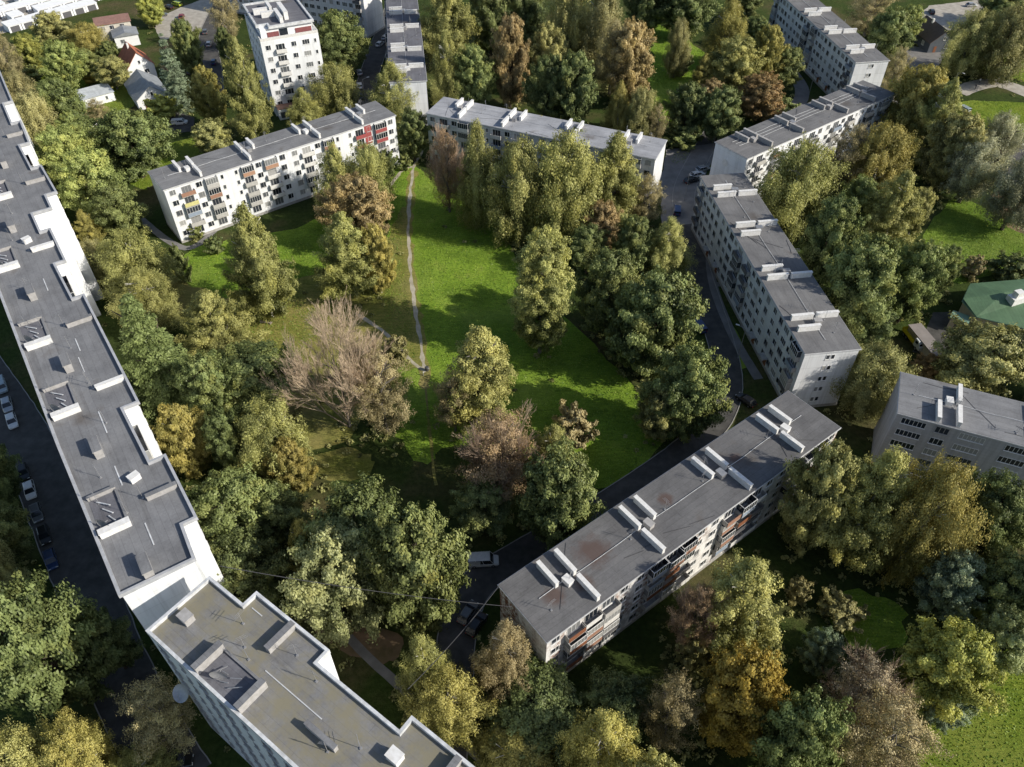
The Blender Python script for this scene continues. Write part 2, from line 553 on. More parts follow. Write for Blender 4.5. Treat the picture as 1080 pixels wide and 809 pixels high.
WIN = {}
for k_, w_, h_, ml_ in (('s', 0.75, 1.15, ()), ('d', 1.5, 1.4, (0.15,)), ('t', 2.1, 1.45, (-0.35, 0.35)), ('b', 2.3, 1.9, (-0.4, 0.35)),
                        ('strip', 3.9, 1.35, (-1.3, -0.65, 0, 0.65, 1.3)), ('slot', 1.9, 1.15, (-0.3,)), ('big', 2.6, 1.7, (-0.6, 0.5))):
    WIN[k_] = (frame_mesh('window', w_, h_, ml_), pane_mesh('pane', w_, h_))


def window(parent, kind, loc, rz, name='window', dull=False):
    f, p = WIN[kind]
    o = put(name, f, parent, loc, rz, M['frame_dull'] if dull else None)
    put('pane', p, o)
    return o


def balcony_meshes(w, d=0.95, hh=1.0):
    s = MB()
    s.box(-w / 2, w / 2, -d, 0, -0.16, 0)
    s.box(-w / 2, -w / 2 + 0.05, -d + 0.06, 0, 0.003, hh)
    s.box(w / 2 - 0.05, w / 2, -d + 0.06, 0, 0.003, hh)
    p = MB()
    p.box(-w / 2, w / 2, -d - 0.01, -d + 0.05, 0.003, hh)
    g = MB()
    t = 0.06
    for z in (hh + 0.003, 2.45):
        g.box(-w / 2, w / 2, -d, -d + t, z, z + t)
    n = 5
    for i in range(n + 1):
        x = -w / 2 + t / 2 + (w - t) * i / n
        g.box(x - t / 2, x + t / 2, -d, -d + t, hh + 0.07, 2.447)
    for x in (-w / 2, w / 2 - t):
        g.box(x, x + t, -d + t + 0.003, 0, 2.45, 2.51)
    q = MB()
    q.add([(-w / 2 + .03, -d + .03, hh + .06), (w / 2 - .03, -d + .03, hh + .06), (w / 2 - .03, -d + .03, 2.45), (-w / 2 + .03, -d + .03, 2.45)], [(0, 1, 2, 3)])
    for x in (-w / 2 + .03, w / 2 - .03):
        q.add([(x, -d + .03, hh), (x, 0, hh), (x, 0, 2.45), (x, -d + .03, 2.45)], [(0, 1, 2, 3)])
    return s.mesh('balcony', M['concrete']), p.mesh('balcony_panel', M['bp_grey']), g.mesh('glazing_frame', M['frame_white']), q.mesh('glazing', M['glass'])


BAL = {w_: balcony_meshes(w_) for w_ in (3.0, 3.4, 6.0)}


def balcony(parent, w, loc, rz, panel, glazed=False):
    s, p, g, q = BAL[w]
    o = put('balcony', s, parent, loc, rz)
    put('balcony_panel', p, o, mat=M[panel])
    if glazed:
        put('glazing_frame', g, o)
        put('glazing', q, o)
    return o


cb = MB()
cb.box(-0.27, 0.27, -2.15, 2.15, 0, 1.15).box(-0.34, 0.34, -2.22, 2.22, 1.153, 1.26)
CHIM = cb.mesh('chimney', M['vent_white'])
cb = MB()
cb.box(-0.5, 0.5, -0.7, 0.7, 0, 0.9).box(-0.56, 0.56, -0.76, 0.76, 0.903, 0.98)
HATCH = cb.mesh('roof_hatch', M['vent_white'])
ab = MB()
ab.tube((0, 0, 0), (0, 0, 2.6), 0.035, 0.03, 5)
for z_, l_ in ((2.5, 0.5), (2.2, 0.65), (1.9, 0.8)):
    ab.tube((-l_, 0, z_), (l_, 0, z_), 0.02, n=4)
ab.box(-0.14, 0.14, -0.14, 0.14, 0, 0.12)
ANT = ab.mesh('antenna', M['steel'])


def side_tf(side, W, L, s, z, out=0.0):
    if side == 'f':
        return (s, -out, z), 0.0
    if side == 'k':
        return (s, W + out, z), math.pi
    if side == 'l':
        return (-out, s, z), -math.pi / 2
    return (L + out, s, z), math.pi / 2


def block(label, org, yaw, L, W, H, wall, roof, sides, pattern='std', chim='vent_white', group=None, roofm=None, sections=4, ends=(), rng=1, flip=False):
    rnd = random.Random(rng)
    t = thing('apartment_block', label, 'apartment building', (org[0], org[1], 0), R(yaw), group)
    b = MB().box(0, L, 0, W, 0.7, H - 0.3, skip='tb')
    b.build('wall', M[wall], t)
    MB().box(-0.06, L + 0.06, -0.06, W + 0.06, 0, 0.7, skip='b').build('plinth', M['concrete'], t)
    MB().box(-0.22, L + 0.22, -0.28, W + 0.28, H - 0.3, H - 0.06).build('cornice', M['trim'], t)
    r = MB().box(-0.14, L + 0.14, -0.2, W + 0.2, H - 0.057, H).build('roof', M[roof], t)
    P = L / sections
    # roof: vents in threes over each stair section, hatches, aerials, service cables
    for i in range(sections):
        u0 = i * P
        mirror = (i % 2 == 1)
        a1, a2 = u0 + 6.15, u0 + 9.35
        sg = (a1 if mirror else a2)
        rows = [(a1, 7.45), (a2, 7.45), (sg, 2.45)]
        if flip:
            rows = [(a1, 2.2), (a2, 2.2), (sg, 7.6)]
        for u, v in rows:
            put('chimney', CHIM, r, (u + rnd.uniform(-.12, .12), v * W / 10.4, H), rnd.uniform(-.012, .012), mat=M[chim])
        put('roof_hatch', HATCH, r, (u0 + 7.75, 5.0 if not flip else 5.4, H), rnd.uniform(-.1, .1), mat=M[rnd.choice(['vent_white', 'vent_grey', 'steel'])])
        for k in range(rnd.choice([2, 3, 3])):
            put('antenna', ANT, r, (u0 + rnd.uniform(2, P - 2), rnd.choice([2.2, 5.3, 8.2]) + rnd.uniform(-1, 1), H), rnd.uniform(0, 3))
    for v in ((5.4,) if roofm != 'many' else (5.2, 6.4, 7.6)):
        c = MB()
        n = int(L / 4)
        pr = None
        for k in range(n + 1):
            q = (3 + (L - 6) * k / n, v + rnd.uniform(-.12, .12), H + 0.12)
            if pr:
                c.tube(pr, q, 0.042, n=4, cap=False)
            pr = q
        c.build('roof_cable', M['trim_white'], r)
    for k in range(5):                   # thin dark tubes drawing the shadows of overhead wires on the felt
        a0, v0_ = rnd.uniform(2, L - 10), rnd.uniform(1, W - 1)
        a1, v1_ = a0 + rnd.uniform(2, 9), rnd.choice([0.3, W - .3, rnd.uniform(1, W - 1)])
        MB().tube((a0, v0_, H + .04), ((a0 + a1) / 2, (v0_ + v1_) / 2 + rnd.uniform(-.4, .4), H + .04), .03, n=4).tube(((a0 + a1) / 2, (v0_ + v1_) / 2, H + .04), (a1, v1_, H + .04), .03, n=4).build('wire_shadow', M['dark_steel'], r)
    if rng == 1:
        MB().box(53.2, 55.2, -.05, -.003, 9.4, 14.5).build('red_cladding', M['bp_red'], t)
    floors = 5
    z0, fh = 0.95, 2.76
    for side in sides:
        cols = [0.9, 2.5, 5.3, 8.4, 10.9, 13.9] if pattern != 'x' else []
        for i in range(sections):
            def U(x):
                x = x if i % 2 == 0 else P - x
                return x + i * P
            for fl in range(floors):
                zb = z0 + fl * fh
                if pattern == 'loggia':      # cluttered, nearly continuous glazed balconies
                    lay = [('w', 'd', 1.5), ('b', 3.0, 4.7), ('b', 3.0, 7.85), ('b', 3.0, 11.0), ('w', 'd', 14.0)]
                elif pattern == 'plain':     # flat panel front, balconies only in two columns per pair of sections
                    lay = [('b', 3.0, 2.6), ('w', 'd', 5.6), ('w', 't', 8.2), ('w', 'd', 11.0), ('w', 'd', 14.0)]
                elif pattern == 'strip':
                    lay = [('w', 'strip', 2.9), ('w', 't', 7.4), ('w', 'strip', 12.0)]
                else:
                    lay = [('w', 'd', 1.7), ('b', 3.4, 5.0), ('w', 'd', 8.1), ('b', 3.0, 11.1), ('w', 's', 13.9)]
                for e in lay:
                    if e[0] == 'w':
                        lc, rz = side_tf(side, W, L, U(e[2]), zb + 1.5)
                        window(t, e[1], lc, rz, dull=rnd.random() < 0.25)
                    else:
                        ub = U(e[2])
                        lc, rz = side_tf(side, W, L, ub, zb + 1.25)
                        window(t, 'b', lc, rz, 'balcony_window', dull=rnd.random() < 0.3)
                        if fl == 0:
                            continue
                        if pattern == 'loggia':
                            pn = rnd.choice(['bp_grey', 'bp_brown', 'bp_rust', 'bp_white', 'bp_dark', 'bp_rust', 'bp_white', 'bp_white', 'bp_brown', 'bp_dark', 'bp_blue'])
                            if 12 < ub < 20 and fl >= 3:
                                pn = 'bp_red' if fl == 4 else 'bp_rust'
                            if 43 < ub < 48 and fl == 4:
                                pn = 'bp_green'
                            gl = rnd.random() < 0.55
                        else:
                            pn = rnd.choice(['bp_grey', 'bp_white', 'bp_grey', 'bp_blue', 'bp_white', 'bp_rust', 'bp_grey'])
                            gl = rnd.random() < 0.3
                            if rng == 1:
                                if 50 < ub < 58.5 and fl >= 3:
                                    pn = 'bp_red'
                                if ub < 8 and fl == 3:
                                    pn = 'bp_yellow'
                                if ub < 8 and fl == 4:
                                    pn = 'bp_rust'
                                if 19 < ub < 27 and fl == 4:
                                    pn = 'bp_orange'
                            if pattern == 'plain':
                                pn = rnd.choice(['bp_dark', 'bp_blue', 'bp_grey', 'bp_dark'])
                        lc, rz = side_tf(side, W, L, ub, zb)
                        bo = balcony(t, e[1], lc, rz, pn, gl)
                        if pattern == 'loggia':
                            bo.scale = (1, rnd.uniform(.8, 1.5), rnd.uniform(.9, 1.05))
            # a stair door at the foot of each section on the entrance side
            if pattern == 'plain':
                lc, rz = side_tf(side, W, L, U(12.5), 0.7)
                d = MB().box(-0.65, 0.65, -0.08, 0, 0.0, 2.0)
                d.build('door', M['bp_brown'], t, lc, rz)
                MB().box(-1.1, 1.1, -1.25, 0, 2.1, 2.25).build('door_canopy', M['concrete'], t, lc, rz)
    for side, s in ends:
        for fl in range(floors):
            lc, rz = side_tf(side, W, L, s, z0 + fl * fh + 1.5)
            window(t, 's', (lc[0], lc[1], lc[2]), rz)
            lc, rz = side_tf(side, W, L, s + 0.95, z0 + fl * fh + 1.5)
            window(t, 's', (lc[0], lc[1], lc[2]), rz)
    return t


def across(yaw, d):
    return Vector((-math.sin(R(yaw)) * d, math.cos(R(yaw)) * d, 0))


W5 = 10.4
block('white block with red balcony panels near its right end, behind the orange-brown tree',
      (-81.4, 161.8), 37.2, 62.8, W5, 15, 'wall_white', 'roof_grey', ['f'], rng=1)
block('pale block with light grey roof, half hidden by the birches above the meadow',
      (-23.0, 201.0), -23.0, 63.4, W5, 15, 'wall_grey', 'roof_pale', ['f'], rng=2)
pM = Vector((53.5, 105.2, 0)) - across(97.5, W5)
pM = Vector((53.5 + 10.31, 105.2 + 1.357, 0))
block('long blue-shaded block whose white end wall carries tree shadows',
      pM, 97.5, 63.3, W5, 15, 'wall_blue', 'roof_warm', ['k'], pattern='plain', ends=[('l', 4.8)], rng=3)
block('block with cluttered coloured balconies, its near end beside the white van',
      (4.6, 49.3), 37.3, 62.4, W5, 15, 'wall_stained', 'roof_stained', ['f'], pattern='loggia', rng=4)
block('block with round sign on its shaded end wall and many parallel pipes along its roof',
      (58.1, 176.5), 36.6, 61.2, W5, 15, 'wall_white', 'roof_warm', ['f'], chim='vent_grey', roofm='many', rng=5)
pO = Vector((103.1, 234.2, 0)) + Vector((math.sin(R(98.1)), -math.cos(R(98.1)), 0)) * W5
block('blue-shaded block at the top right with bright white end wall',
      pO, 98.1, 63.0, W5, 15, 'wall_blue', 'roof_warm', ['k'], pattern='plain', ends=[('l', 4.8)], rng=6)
block('drab grey block with long strip windows at the right edge',
      (65.2, 90.5), -22.3, 62.0, W5, 15, 'wall_drab', 'roof_slate', ['f'], pattern='strip', rng=8, flip=True)
block('narrow block seen end-on, its long roof barred with pale vents',
      (-24.7, 221.5), 97.3, 78.0, W5, 15, 'wall_white', 'roof_dark', ['k'], pattern='std', ends=[], rng=9, sections=5)
pE = Vector((-52.5, 291.5, 0))
block('tall grey block cut by the top edge, right of the tower',
      pE - Vector((math.cos(R(-25)), math.sin(R(-25)), 0)) * 62, -25, 62, 11.5, 20, 'wall_grey', 'roof_grey', ['f'], pattern='plain', rng=10)
# round sign on the block with the pipes
for o_ in bpy.data.objects:
    if o_.get('label', '').startswith('block with round sign'):
        q_ = MB().tube((-0.03, 6.2, 11.0), (-0.08, 6.2, 11.0), 0.9, n=24)
        q_.tube((-0.085, 6.2, 11.0), (-0.11, 6.2, 11.0), 0.68, n=24)
        q_.build('round_sign', M['frame_white'], o_)


# ------------------------------------------------------------------ the two nine-storey slabs on the left
M['trim_grey'] = simple('grey_parapet_sheet', (0.46, 0.47, 0.50), (0.36, 0.37, 0.39), 1.0, 0.6)


def slab(label, org, yaw, outline, H, roof, par_h=0.55, par='trim_white'):
    t = thing('apartment_slab', label, 'apartment building', (org[0], org[1], 0), R(yaw))
    MB().prism(outline, 0, H, top=False).build('wall', M['wall_white'], t)
    r = MB()
    r.add([(p[0], p[1], H) for p in inset(outline, 0.2)], [tuple(range(len(outline)))])
    ro = r.build('roof', M[roof], t)
    o1, i1 = inset(outline, -0.05), inset(outline, 0.32)
    n = len(outline)
    vs = [(p[0], p[1], H - 0.25) for p in o1] + [(p[0], p[1], H + par_h) for p in o1] + [(p[0], p[1], H + par_h) for p in i1] + [(p[0], p[1], H - 0.05) for p in i1]
    fs = []
    for k in range(3):
        for i in range(n):
            j = (i + 1) % n
            fs.append((k * n + i, k * n + j, (k + 1) * n + j, (k + 1) * n + i))
    q = MB()
    q.add(vs, fs)
    q.build('parapet', M[par], t)
    return t, ro


def roof_bar(parent, x0, x1, y0, y1, H, h=0.9, mat='vent_white'):
    b = MB().box(min(x0, x1), max(x0, x1), min(y0, y1), max(y0, y1), H, H + h)
    b.box(min(x0, x1) - .06, max(x0, x1) + .06, min(y0, y1) - .06, max(y0, y1) + .06, H + h + .003, H + h + .08)
    o = b.build('roof_wall', M[mat], parent)
    if mat == 'vent_grey':
        MB().box(min(x0, x1) - .05, max(x0, x1) + .05, min(y0, y1) - .05, max(y0, y1) + .05, H + h + .084, H + h + .1).build('coping', M['roof_slate'], o)
    return o


def dish_mesh():
    b = MB()
    n, rings = 20, 4
    vs = [(0, 0, 0)]
    for k in range(1, rings + 1):
        rr = k / rings
        for i in range(n):
            a = 2 * math.pi * i / n
            vs.append((math.cos(a) * rr, 0.25 * rr * rr * -1, math.sin(a) * rr))
    fs = [(0, 1 + i, 1 + (i + 1) % n) for i in range(n)]
    for k in range(rings - 1):
        for i in range(n):
            fs.append((1 + k * n + i, 1 + (k + 1) * n + i, 1 + (k + 1) * n + (i + 1) % n, 1 + k * n + (i + 1) % n))
    b.add(vs, fs)
    b.tube((0, 0, -0.95), (0, -0.75, 0), 0.025, n=5)
    b.tube((0, 0.02, 0), (0, 0.6, -0.25), 0.05, n=6)
    return b.mesh('satellite_dish', M['steel'])


DISH = dish_mesh()
H9 = 27.0
# long slab: x runs along it (0 = near end), y towards the courtyard
OL = [(0, 0), (0, 8.7), (-6, 9.0), (-6, 10.9), (-18.5, 10.7), (-18.5, 8.5), (-31.5, 8.1), (-31.5, 10.45), (-62.5, 9.8), (-62.5, 7.9), (-75.2, 7.5),
      (-75.2, 9.35), (-87.2, 9.25), (-87.2, 7.45), (-95.2, 7.4), (-95.2, 11.0), (-101, 11.0), (-101, 13.1), (-113.6, 12.7), (-113.6, 10.75), (-126.2, 10.5), (-126.2, 12.6),
      (-138, 12.9), (-138, 11.0), (-150.5, 11.2), (-150.5, 13.2), (-176, 13.8), (-176, 3.0), (-95.0, 1.2), (-95.0, -2.3), (-73, -1.8), (-29, -1.0)]
tL, rL = slab('long tall slab with stepped side running up the left edge',
              (-46.963, 49.055), -56.0, OL[::-1] if False else [(x, y) for x, y in OL][::-1], H9, 'roof_slate', par='trim_grey')
for u0, u1, v0 in ((-16.8, -9.9, -0.3), (-41.8, -34.9, -0.95), (-60.4, -53.4, -1.2), (-85.2, -78.4, -1.7), (-111.5, -104.6, 1.6)):
    roof_bar(rL, u1 - 0.5, u1 + 0.4, v0 + .3, v0 + 4.1, H9, 0.95)
    roof_bar(rL, u0 - 0.2, u0 + 0.15, v0 + .3, v0 + 3.9, H9, 0.6, 'vent_grey')
    roof_bar(rL, u0 + 0.25, u1 - 0.6, v0 + 3.75, v0 + 3.95, H9, 0.25, 'vent_grey')
    MB().box(u0 + .3, u1 - .65, v0 + .35, v0 + 3.7, H9 + .004, H9 + .03).build('roof_well', M['roof_dark'], rL)
    put('antenna', ANT, rL, (u0 + 1.2, v0 + 1.4, H9), 0.4)
    put('satellite_dish', DISH, rL, (u1 - 1.2, v0 + 1.3, H9 + 1.0), 0.7)
    for k in range(3):
        MB().tube((u0 + 1 + k * 1.6, v0 + 1.2 + .4 * k, H9 + .25), (u0 + 2.6 + k * 1.5, v0 + 2.6, H9 + .35), 0.09, n=6).build('pipe', M['trim_white'], rL)
for u, v0, v1, m_ in ((-12.6, 6.6, 10.6, 'vent_grey'), (-37.8, 6.1, 10.2, 'vent_white'), (-55.7, 5.7, 9.7, 'vent_grey'), (-81.8, 5.1, 9.0, 'vent_white'), (-108, 8.8, 12.5, 'vent_grey'), (-132, 9.2, 12.5, 'vent_grey')):
    roof_bar(rL, u - .3, u + .3, v0, v1, H9, 0.8, m_)
    put('antenna', ANT, rL, (u - 0.6, v0 - .4, H9), 1.0)
for u, v in ((-1.7, 3.6), (-25.0, 3.3), (-45.6, 3.7), (-67.8, 2.6), (-92, 3.5), (-119, 6.5)):
    b_ = MB().box(u - 1.5, u + 1.5, v - .55, v + .55, H9, H9 + 1.5).box(u - 1.6, u + 1.6, v - .65, v + .65, H9 + 1.503, H9 + 1.6)
    bo_ = b_.build('vent_shaft', M['vent_grey'], rL)
    MB().box(u - 1.58, u + 1.58, v - .63, v + .63, H9 + 1.604, H9 + 1.62).build('coping', M['roof_slate'], bo_)
for u, v in ((-17.0, 6.2), (-85.7, 5.0)):
    put('roof_hatch', HATCH, rL, (u, v, H9), 0.3)
for u in (-12, -30, -50, -70, -58, -20, -98, -88, -40):
    put('antenna', ANT, rL, (u, random.uniform(2, 7.5), H9), random.uniform(0, 3))
for u, v, l_ in ((-47, 5.4, 4), (-33, 5.1, 5), (-52, 6.0, 3.5), (-21, 4.4, 4), (-72, 5.0, 4), (-9, 5.2, 4)):
    MB().box(u, u + l_, v, v + .16, H9 + .004, H9 + .07).build('roof_cable', M['trim_white'], rL)
# windows and balconies of the courtyard side, only the storeys above the tree tops
for fl in range(4, 9):
    zb = 1.6 + fl * 2.78
    for u, v in ((-15.5, 10.72), (-10, 10.8), (-36, 10.3), (-42, 10.2), (-54, 10.0), (-48, 10.1), (-59, 9.9), (-78.5, 9.3), (-84, 9.25), (-104, 13.0), (-110, 12.8), (-130, 12.7)):
        window(tL, 'd', (u, v + 0.02, zb + 1.4), math.pi - R(1.2))
    for u, v in ((-25, 8.3), (-69, 7.7), (-120, 10.6)):
        balcony(tL, 6.0, (u, v, zb), math.pi, 'bp_white', True)

OD = [(0, 0), (80, 0), (80, 9.1), (68.5, 9.1), (68.5, 11), (56.1, 11), (56.1, 9.1), (43.6, 9.1), (43.6, 11), (31.15, 11.05), (31.15, 9.15), (18.65, 9.15), (18.65, 11.0), (6.25, 11.0), (6.25, 8.95), (0, 8.95)]
tD, rD = slab('white tall slab with mossy roof and zigzag parapet at the lower left', (-42.253, 44.152), -36.75, OD, H9, 'roof_moss')
for u0 in (8.6, 33.6):
    roof_bar(rD, u0 - .35, u0 + .35, .35, 4.1, H9, 1.35, 'vent_grey')
    roof_bar(rD, u0 + 6.9, u0 + 7.6, .35, 4.1, H9, 1.35, 'vent_grey')
    roof_bar(rD, u0 + .4, u0 + 6.85, 3.9, 4.1, H9, 0.22, 'vent_grey')
    MB().box(u0 + .4, u0 + 6.85, .35, 3.85, H9 + .004, H9 + .03).build('roof_well', M['roof_dark'], rD)
    put('satellite_dish', DISH, rD, (u0 + 2.6, 1.7, H9 + 1.0), 0.6)
    for k in range(5):
        MB().tube((u0 + 1.5 + k * .7, 1.3 + (k % 2) * .9, H9 + .3), (u0 + 2.4 + k * .8, 2.9 - (k % 3) * .6, H9 + .5), 0.06, n=6).build('pipe', M['steel'], rD)
for u in (13.1, 38.0):
    roof_bar(rD, u - .35, u + .35, 6.8, 10.7, H9, 1.05, 'vent_grey')
for u in (25.0, 50.0):
    roof_bar(rD, u - 2.2, u + 2.2, 3.55, 4.05, H9, 1.0, 'vent_grey')
for u, v in ((2.4, 3.8), (32.6, 6.9)):
    b_ = MB().box(u - .75, u + .75, v - .6, v + .6, H9, H9 + 1.1).box(u - .82, u + .82, v - .67, v + .67, H9 + 1.103, H9 + 1.2)
    b_.build('vent_box', M['vent_white' if u > 10 else 'vent_grey'], rD)
for u, v in ((8.0, 7.4), (10.5, 5.6), (12.0, 4.9), (20, 7.7), (29, 5.5), (16, 8.5), (26.5, 3.2)):
    put('antenna', ANT, rD, (u, v, H9), random.uniform(0, 3))
for u, v, l_ in ((7.2, 9.3, 1.8), (14.5, 5.1, 9)):
    MB().box(u, u + l_, v, v + .12, H9 + .004, H9 + .07).build('roof_cable', M['trim'], rD)
nD = 0
for fl in range(9):
    zb = 1.6 + fl * 2.78
    for k in range(11):
        window(tD, 's' if k % 3 == 1 else 'd', (2.2 + k * 3.6, -0.005, zb + 1.45), 0.0, dull=True)
d_ = put('satellite_dish', DISH, tD, (5.2, -1.35, 20.5), 0.2)
d_.scale = (1.1, 1.1, 1.1)
d_.rotation_euler = (R(-50), 0, R(15))

M['clad_red'] = simple('dull_red_cladding', (0.24, 0.085, 0.085), None, 1.0, 0.8)
# ------------------------------------------------------------------ tower with set-back top storey
pT = gp(274.5, 44.5, 22.5)
tT = thing('apartment_tower', 'white tower with red-clad set-back top floor and dark flat roof', 'apartment building', (pT.x, pT.y, 0), R(25.0))
TW, TL = 17.0, 22.0
MB().box(0, TW, 0, TL, 0, 22.5, skip='b').build('wall', M['wall_end'], tT)
MB().box(0.4, 5.2, -3.2, -0.003, 0, 3.3, skip='b').build('entrance_annex', M['plaster'], tT)
MB().box(1.0, 4.6, -3.26, -3.203, 0.6, 2.4).build('annex_window', M['glass'], tT)
MB().box(0.3, 5.3, -3.3, -0.003, 3.303, 3.5).build('annex_roof', M['bp_rust'], tT)
MB().box(0.8, 15.8, 1.6, TL - .6, 22.503, 25.3, skip='b').build('penthouse_wall', M['plaster'], tT)
for x0, x1 in ((2.6, 6.0), (10.8, 15.6)):
    MB().box(x0, x1, 1.45, 1.597, 22.7, 24.2).build('red_cladding', M['clad_red'], tT)
MB().box(6.2, 8.6, 1.5, 1.595, 22.7, 24.7).build('penthouse_window', M['glass'], tT)
b_ = MB()
b_.box(0, TW, 0, .25, 22.503, 23.3).box(0, .25, .253, TL, 22.503, 23.3).box(TW - .25, TW, .253, TL, 22.503, 23.3)
b_.build('terrace_parapet', M['bp_white'], tT)
op = [(0.2, 3.2), (3.4, 3.2), (3.4, 0.9), (16.4, 0.9), (16.4, TL), (0.2, TL)]
tr = MB().prism(op, 25.303, 25.65)
ro_ = tr.build('roof', M['roof_dark'], tT)
o1_, i1_ = inset(op, -0.12), inset(op, 0.45)
q_ = MB()
n_ = len(op)
q_.add([(p[0], p[1], 25.35) for p in o1_] + [(p[0], p[1], 26.15) for p in o1_] + [(p[0], p[1], 26.15) for p in i1_] + [(p[0], p[1], 25.6) for p in i1_],
       [(k * n_ + i, k * n_ + (i + 1) % n_, (k + 1) * n_ + (i + 1) % n_, (k + 1) * n_ + i) for k in range(3) for i in range(n_)])
q_.build('parapet', M['trim_white'], tT)
for x0, x1, y0, y1, h in ((7.2, 8.2, 3, 11, 1.6), (9.0, 10.2, 5, 14, 2.2), (3.2, 7.0, 9.2, 10.2, 1.5), (1.6, 5.8, 12.5, 13.6, 1.5), (6.2, 7.0, 12, 18, 1.8)):
    roof_bar(ro_, x0, x1, y0, y1, 25.65, h, 'vent_white')
for fl in range(6):
    z_ = 2.6 + fl * 3.35
    for x, kd in ((1.9, 'd'), (9.4, 'd'), (13.0, 't'), (15.8, 's')):
        window(tT, kd, (x, -0.003, z_ + 1.2), 0.0)
    window(tT, 'big', (5.4, -0.003, z_ + 1.0), 0.0, 'balcony_window')
    balcony(tT, 3.0, (5.4, 0, z_ - 0.5), 0, 'bp_white' if fl else 'bp_red')
    for y in (3, 6.5, 11, 15.5, 19):
        window(tT, 'd', (-0.003, y, z_ + 1.2), -math.pi / 2)


# ------------------------------------------------------------------ small houses
def house(label, org, yaw, w, l, eave, ridge, roof, wall, over=0.4, wins=True, chimney=False, name='house', cat='house', grp=None):
    """gable end of width w faces local -y; the ridge runs along +y"""
    t = thing(name, label, cat, (org[0], org[1], 0), R(yaw), grp)
    b = MB()
    b.add([(0, 0, 0), (w, 0, 0), (w, 0, eave), (w / 2, 0, ridge - .12), (0, 0, eave)], [(0, 1, 2, 3, 4)])
    b.add([(0, l, 0), (w, l, 0), (w, l, eave), (w / 2, l, ridge - .12), (0, l, eave)], [(4, 3, 2, 1, 0)])
    b.add([(0, 0, 0), (0, l, 0), (0, l, eave), (0, 0, eave)], [(0, 3, 2, 1)])
    b.add([(w, 0, 0), (w, l, 0), (w, l, eave), (w, 0, eave)], [(0, 1, 2, 3)])
    b.build('wall', M[wall], t)
    r = MB()
    sl = (ridge - eave) / (w / 2)
    for s in (-1, 1):
        xa = w / 2
        xb = w / 2 + s * (w / 2 + over)
        zb = ridge - sl * (w / 2 + over)
        vs = [(xa, -over, ridge), (xb, -over, zb), (xb, l + over, zb), (xa, l + over, ridge)]
        vs2 = [(x, y, z + 0.16) for x, y, z in vs]
        r.add(vs + vs2, [(0, 1, 2, 3), (7, 6, 5, 4), (0, 4, 5, 1), (1, 5, 6, 2), (2, 6, 7, 3)])
    ro = r.build('roof', M[roof], t)
    if chimney:
        MB().box(w / 2 - .9, w / 2 - .3, l * .6, l * .6 + .7, ridge - .9, ridge + 1.0).build('chimney', M['vent_white'], ro)
    if wins:
        window(t, 'd', (w * .68, -.003, eave * .55), 0)
        window(t, 's', (w * .5, -.003, eave + (ridge - eave) * .3), 0)
        for k in range(2):
            window(t, 'd', (-.003, l * (.3 + .4 * k), eave * .55), -math.pi / 2)
            window(t, 'd', (w + .003, l * (.3 + .4 * k), eave * .55), math.pi / 2)
        MB().box(w * .2, w * .2 + 1, -.06, -.003, 0, 2.1).build('door', M['bp_brown'], t)
    return t


M['tile_red'] = seamed('red_tile_roof', (0.56, 0.19, 0.10), 0.45, 0.5, 0.85, 0.55)
M['tile_brown'] = seamed('red_brown_sheet_roof', (0.36, 0.20, 0.16), 1.1, 4.0, 0.8)
M['sheet_grey'] = seamed('grey_sheet_roof', (0.31, 0.33, 0.355), 9.0, 0.6, 0.55, 0.75)
M['sheet_pale'] = seamed('pale_sheet_roof', (0.62, 0.66, 0.70), 1.0, 8.0, 0.6, 0.8)
M['brown_roof'] = simple('dark_brown_roof', (0.13, 0.095, 0.075), None, 0.9, 0.8)
M['wall_dark'] = simple('dark_blue_grey_boards', (0.10, 0.115, 0.14), None, 1, 0.8)
M['green_roof'] = seamed('green_sheet_roof', (0.11, 0.20, 0.105), 0.7, 12.0, 0.55, 0.7)
M['green_pale'] = simple('pale_green_sheet_roof', (0.22, 0.36, 0.28), None, 0.5, 0.6)
M['beige'] = simple('beige_render', (0.50, 0.45, 0.36), None, 0.5, 0.85)
M['shed_roof'] = simple('dull_brown_grey_sheet_roof', (0.30, 0.27, 0.26), None, 0.5, 0.75)

house('white house with grey gabled roof and one dark gable window, above the parked white car', (-116.2, 233.8), 33, 9.8, 14.5, 3.2, 6.6, 'sheet_grey', 'plaster', chimney=False)
house('white house with steep bright red tiled roof behind the grey-roofed house', (-126.0, 254.5), 36, 8.6, 10.5, 4.2, 8.8, 'tile_red', 'plaster', chimney=True)
h3 = thing('house', 'pale two-part house with flat red-brown roof behind and low grey roof in front', 'house', (-140.0, 284.5, 0), R(26))
MB().box(-6, 5.5, 6.5, 14, 0, 5.8, skip='b').build('wall', M['plaster_warm'], h3)
MB().box(-6.4, 5.9, 6.1, 14.4, 5.803, 6.1).build('roof', M['tile_brown'], h3)
MB().box(-1.5, 6.5, -1.5, 6.05, 0, 3.7, skip='b').build('annex_wall', M['plaster'], h3)
b_ = MB()
b_.add([(-1.9, -1.9, 3.7), (2.5, -1.9, 5.0), (6.9, -1.9, 3.7), (6.9, 6.04, 3.7), (2.5, 6.04, 5.0), (-1.9, 6.04, 3.7)], [(0, 1, 4, 5), (1, 2, 3, 4), (0, 2, 1), (3, 5, 4)])
b_.build('annex_roof', M['sheet_grey'], h3)
for x in (-4, -1, 2.5):
    window(h3, 'd', (x, 6.49, 4.6), 0)
window(h3, 'd', (1.0, -1.505, 2.0), 0)
sh = thing('shed', 'low white shed with pale flat roof to the left of the grey-roofed house', 'shed', (-133.6, 235.2, 0), R(38))
MB().box(0, 9.4, 0, 6.5, 0, 2.8, skip='b').build('wall', M['plaster'], sh)
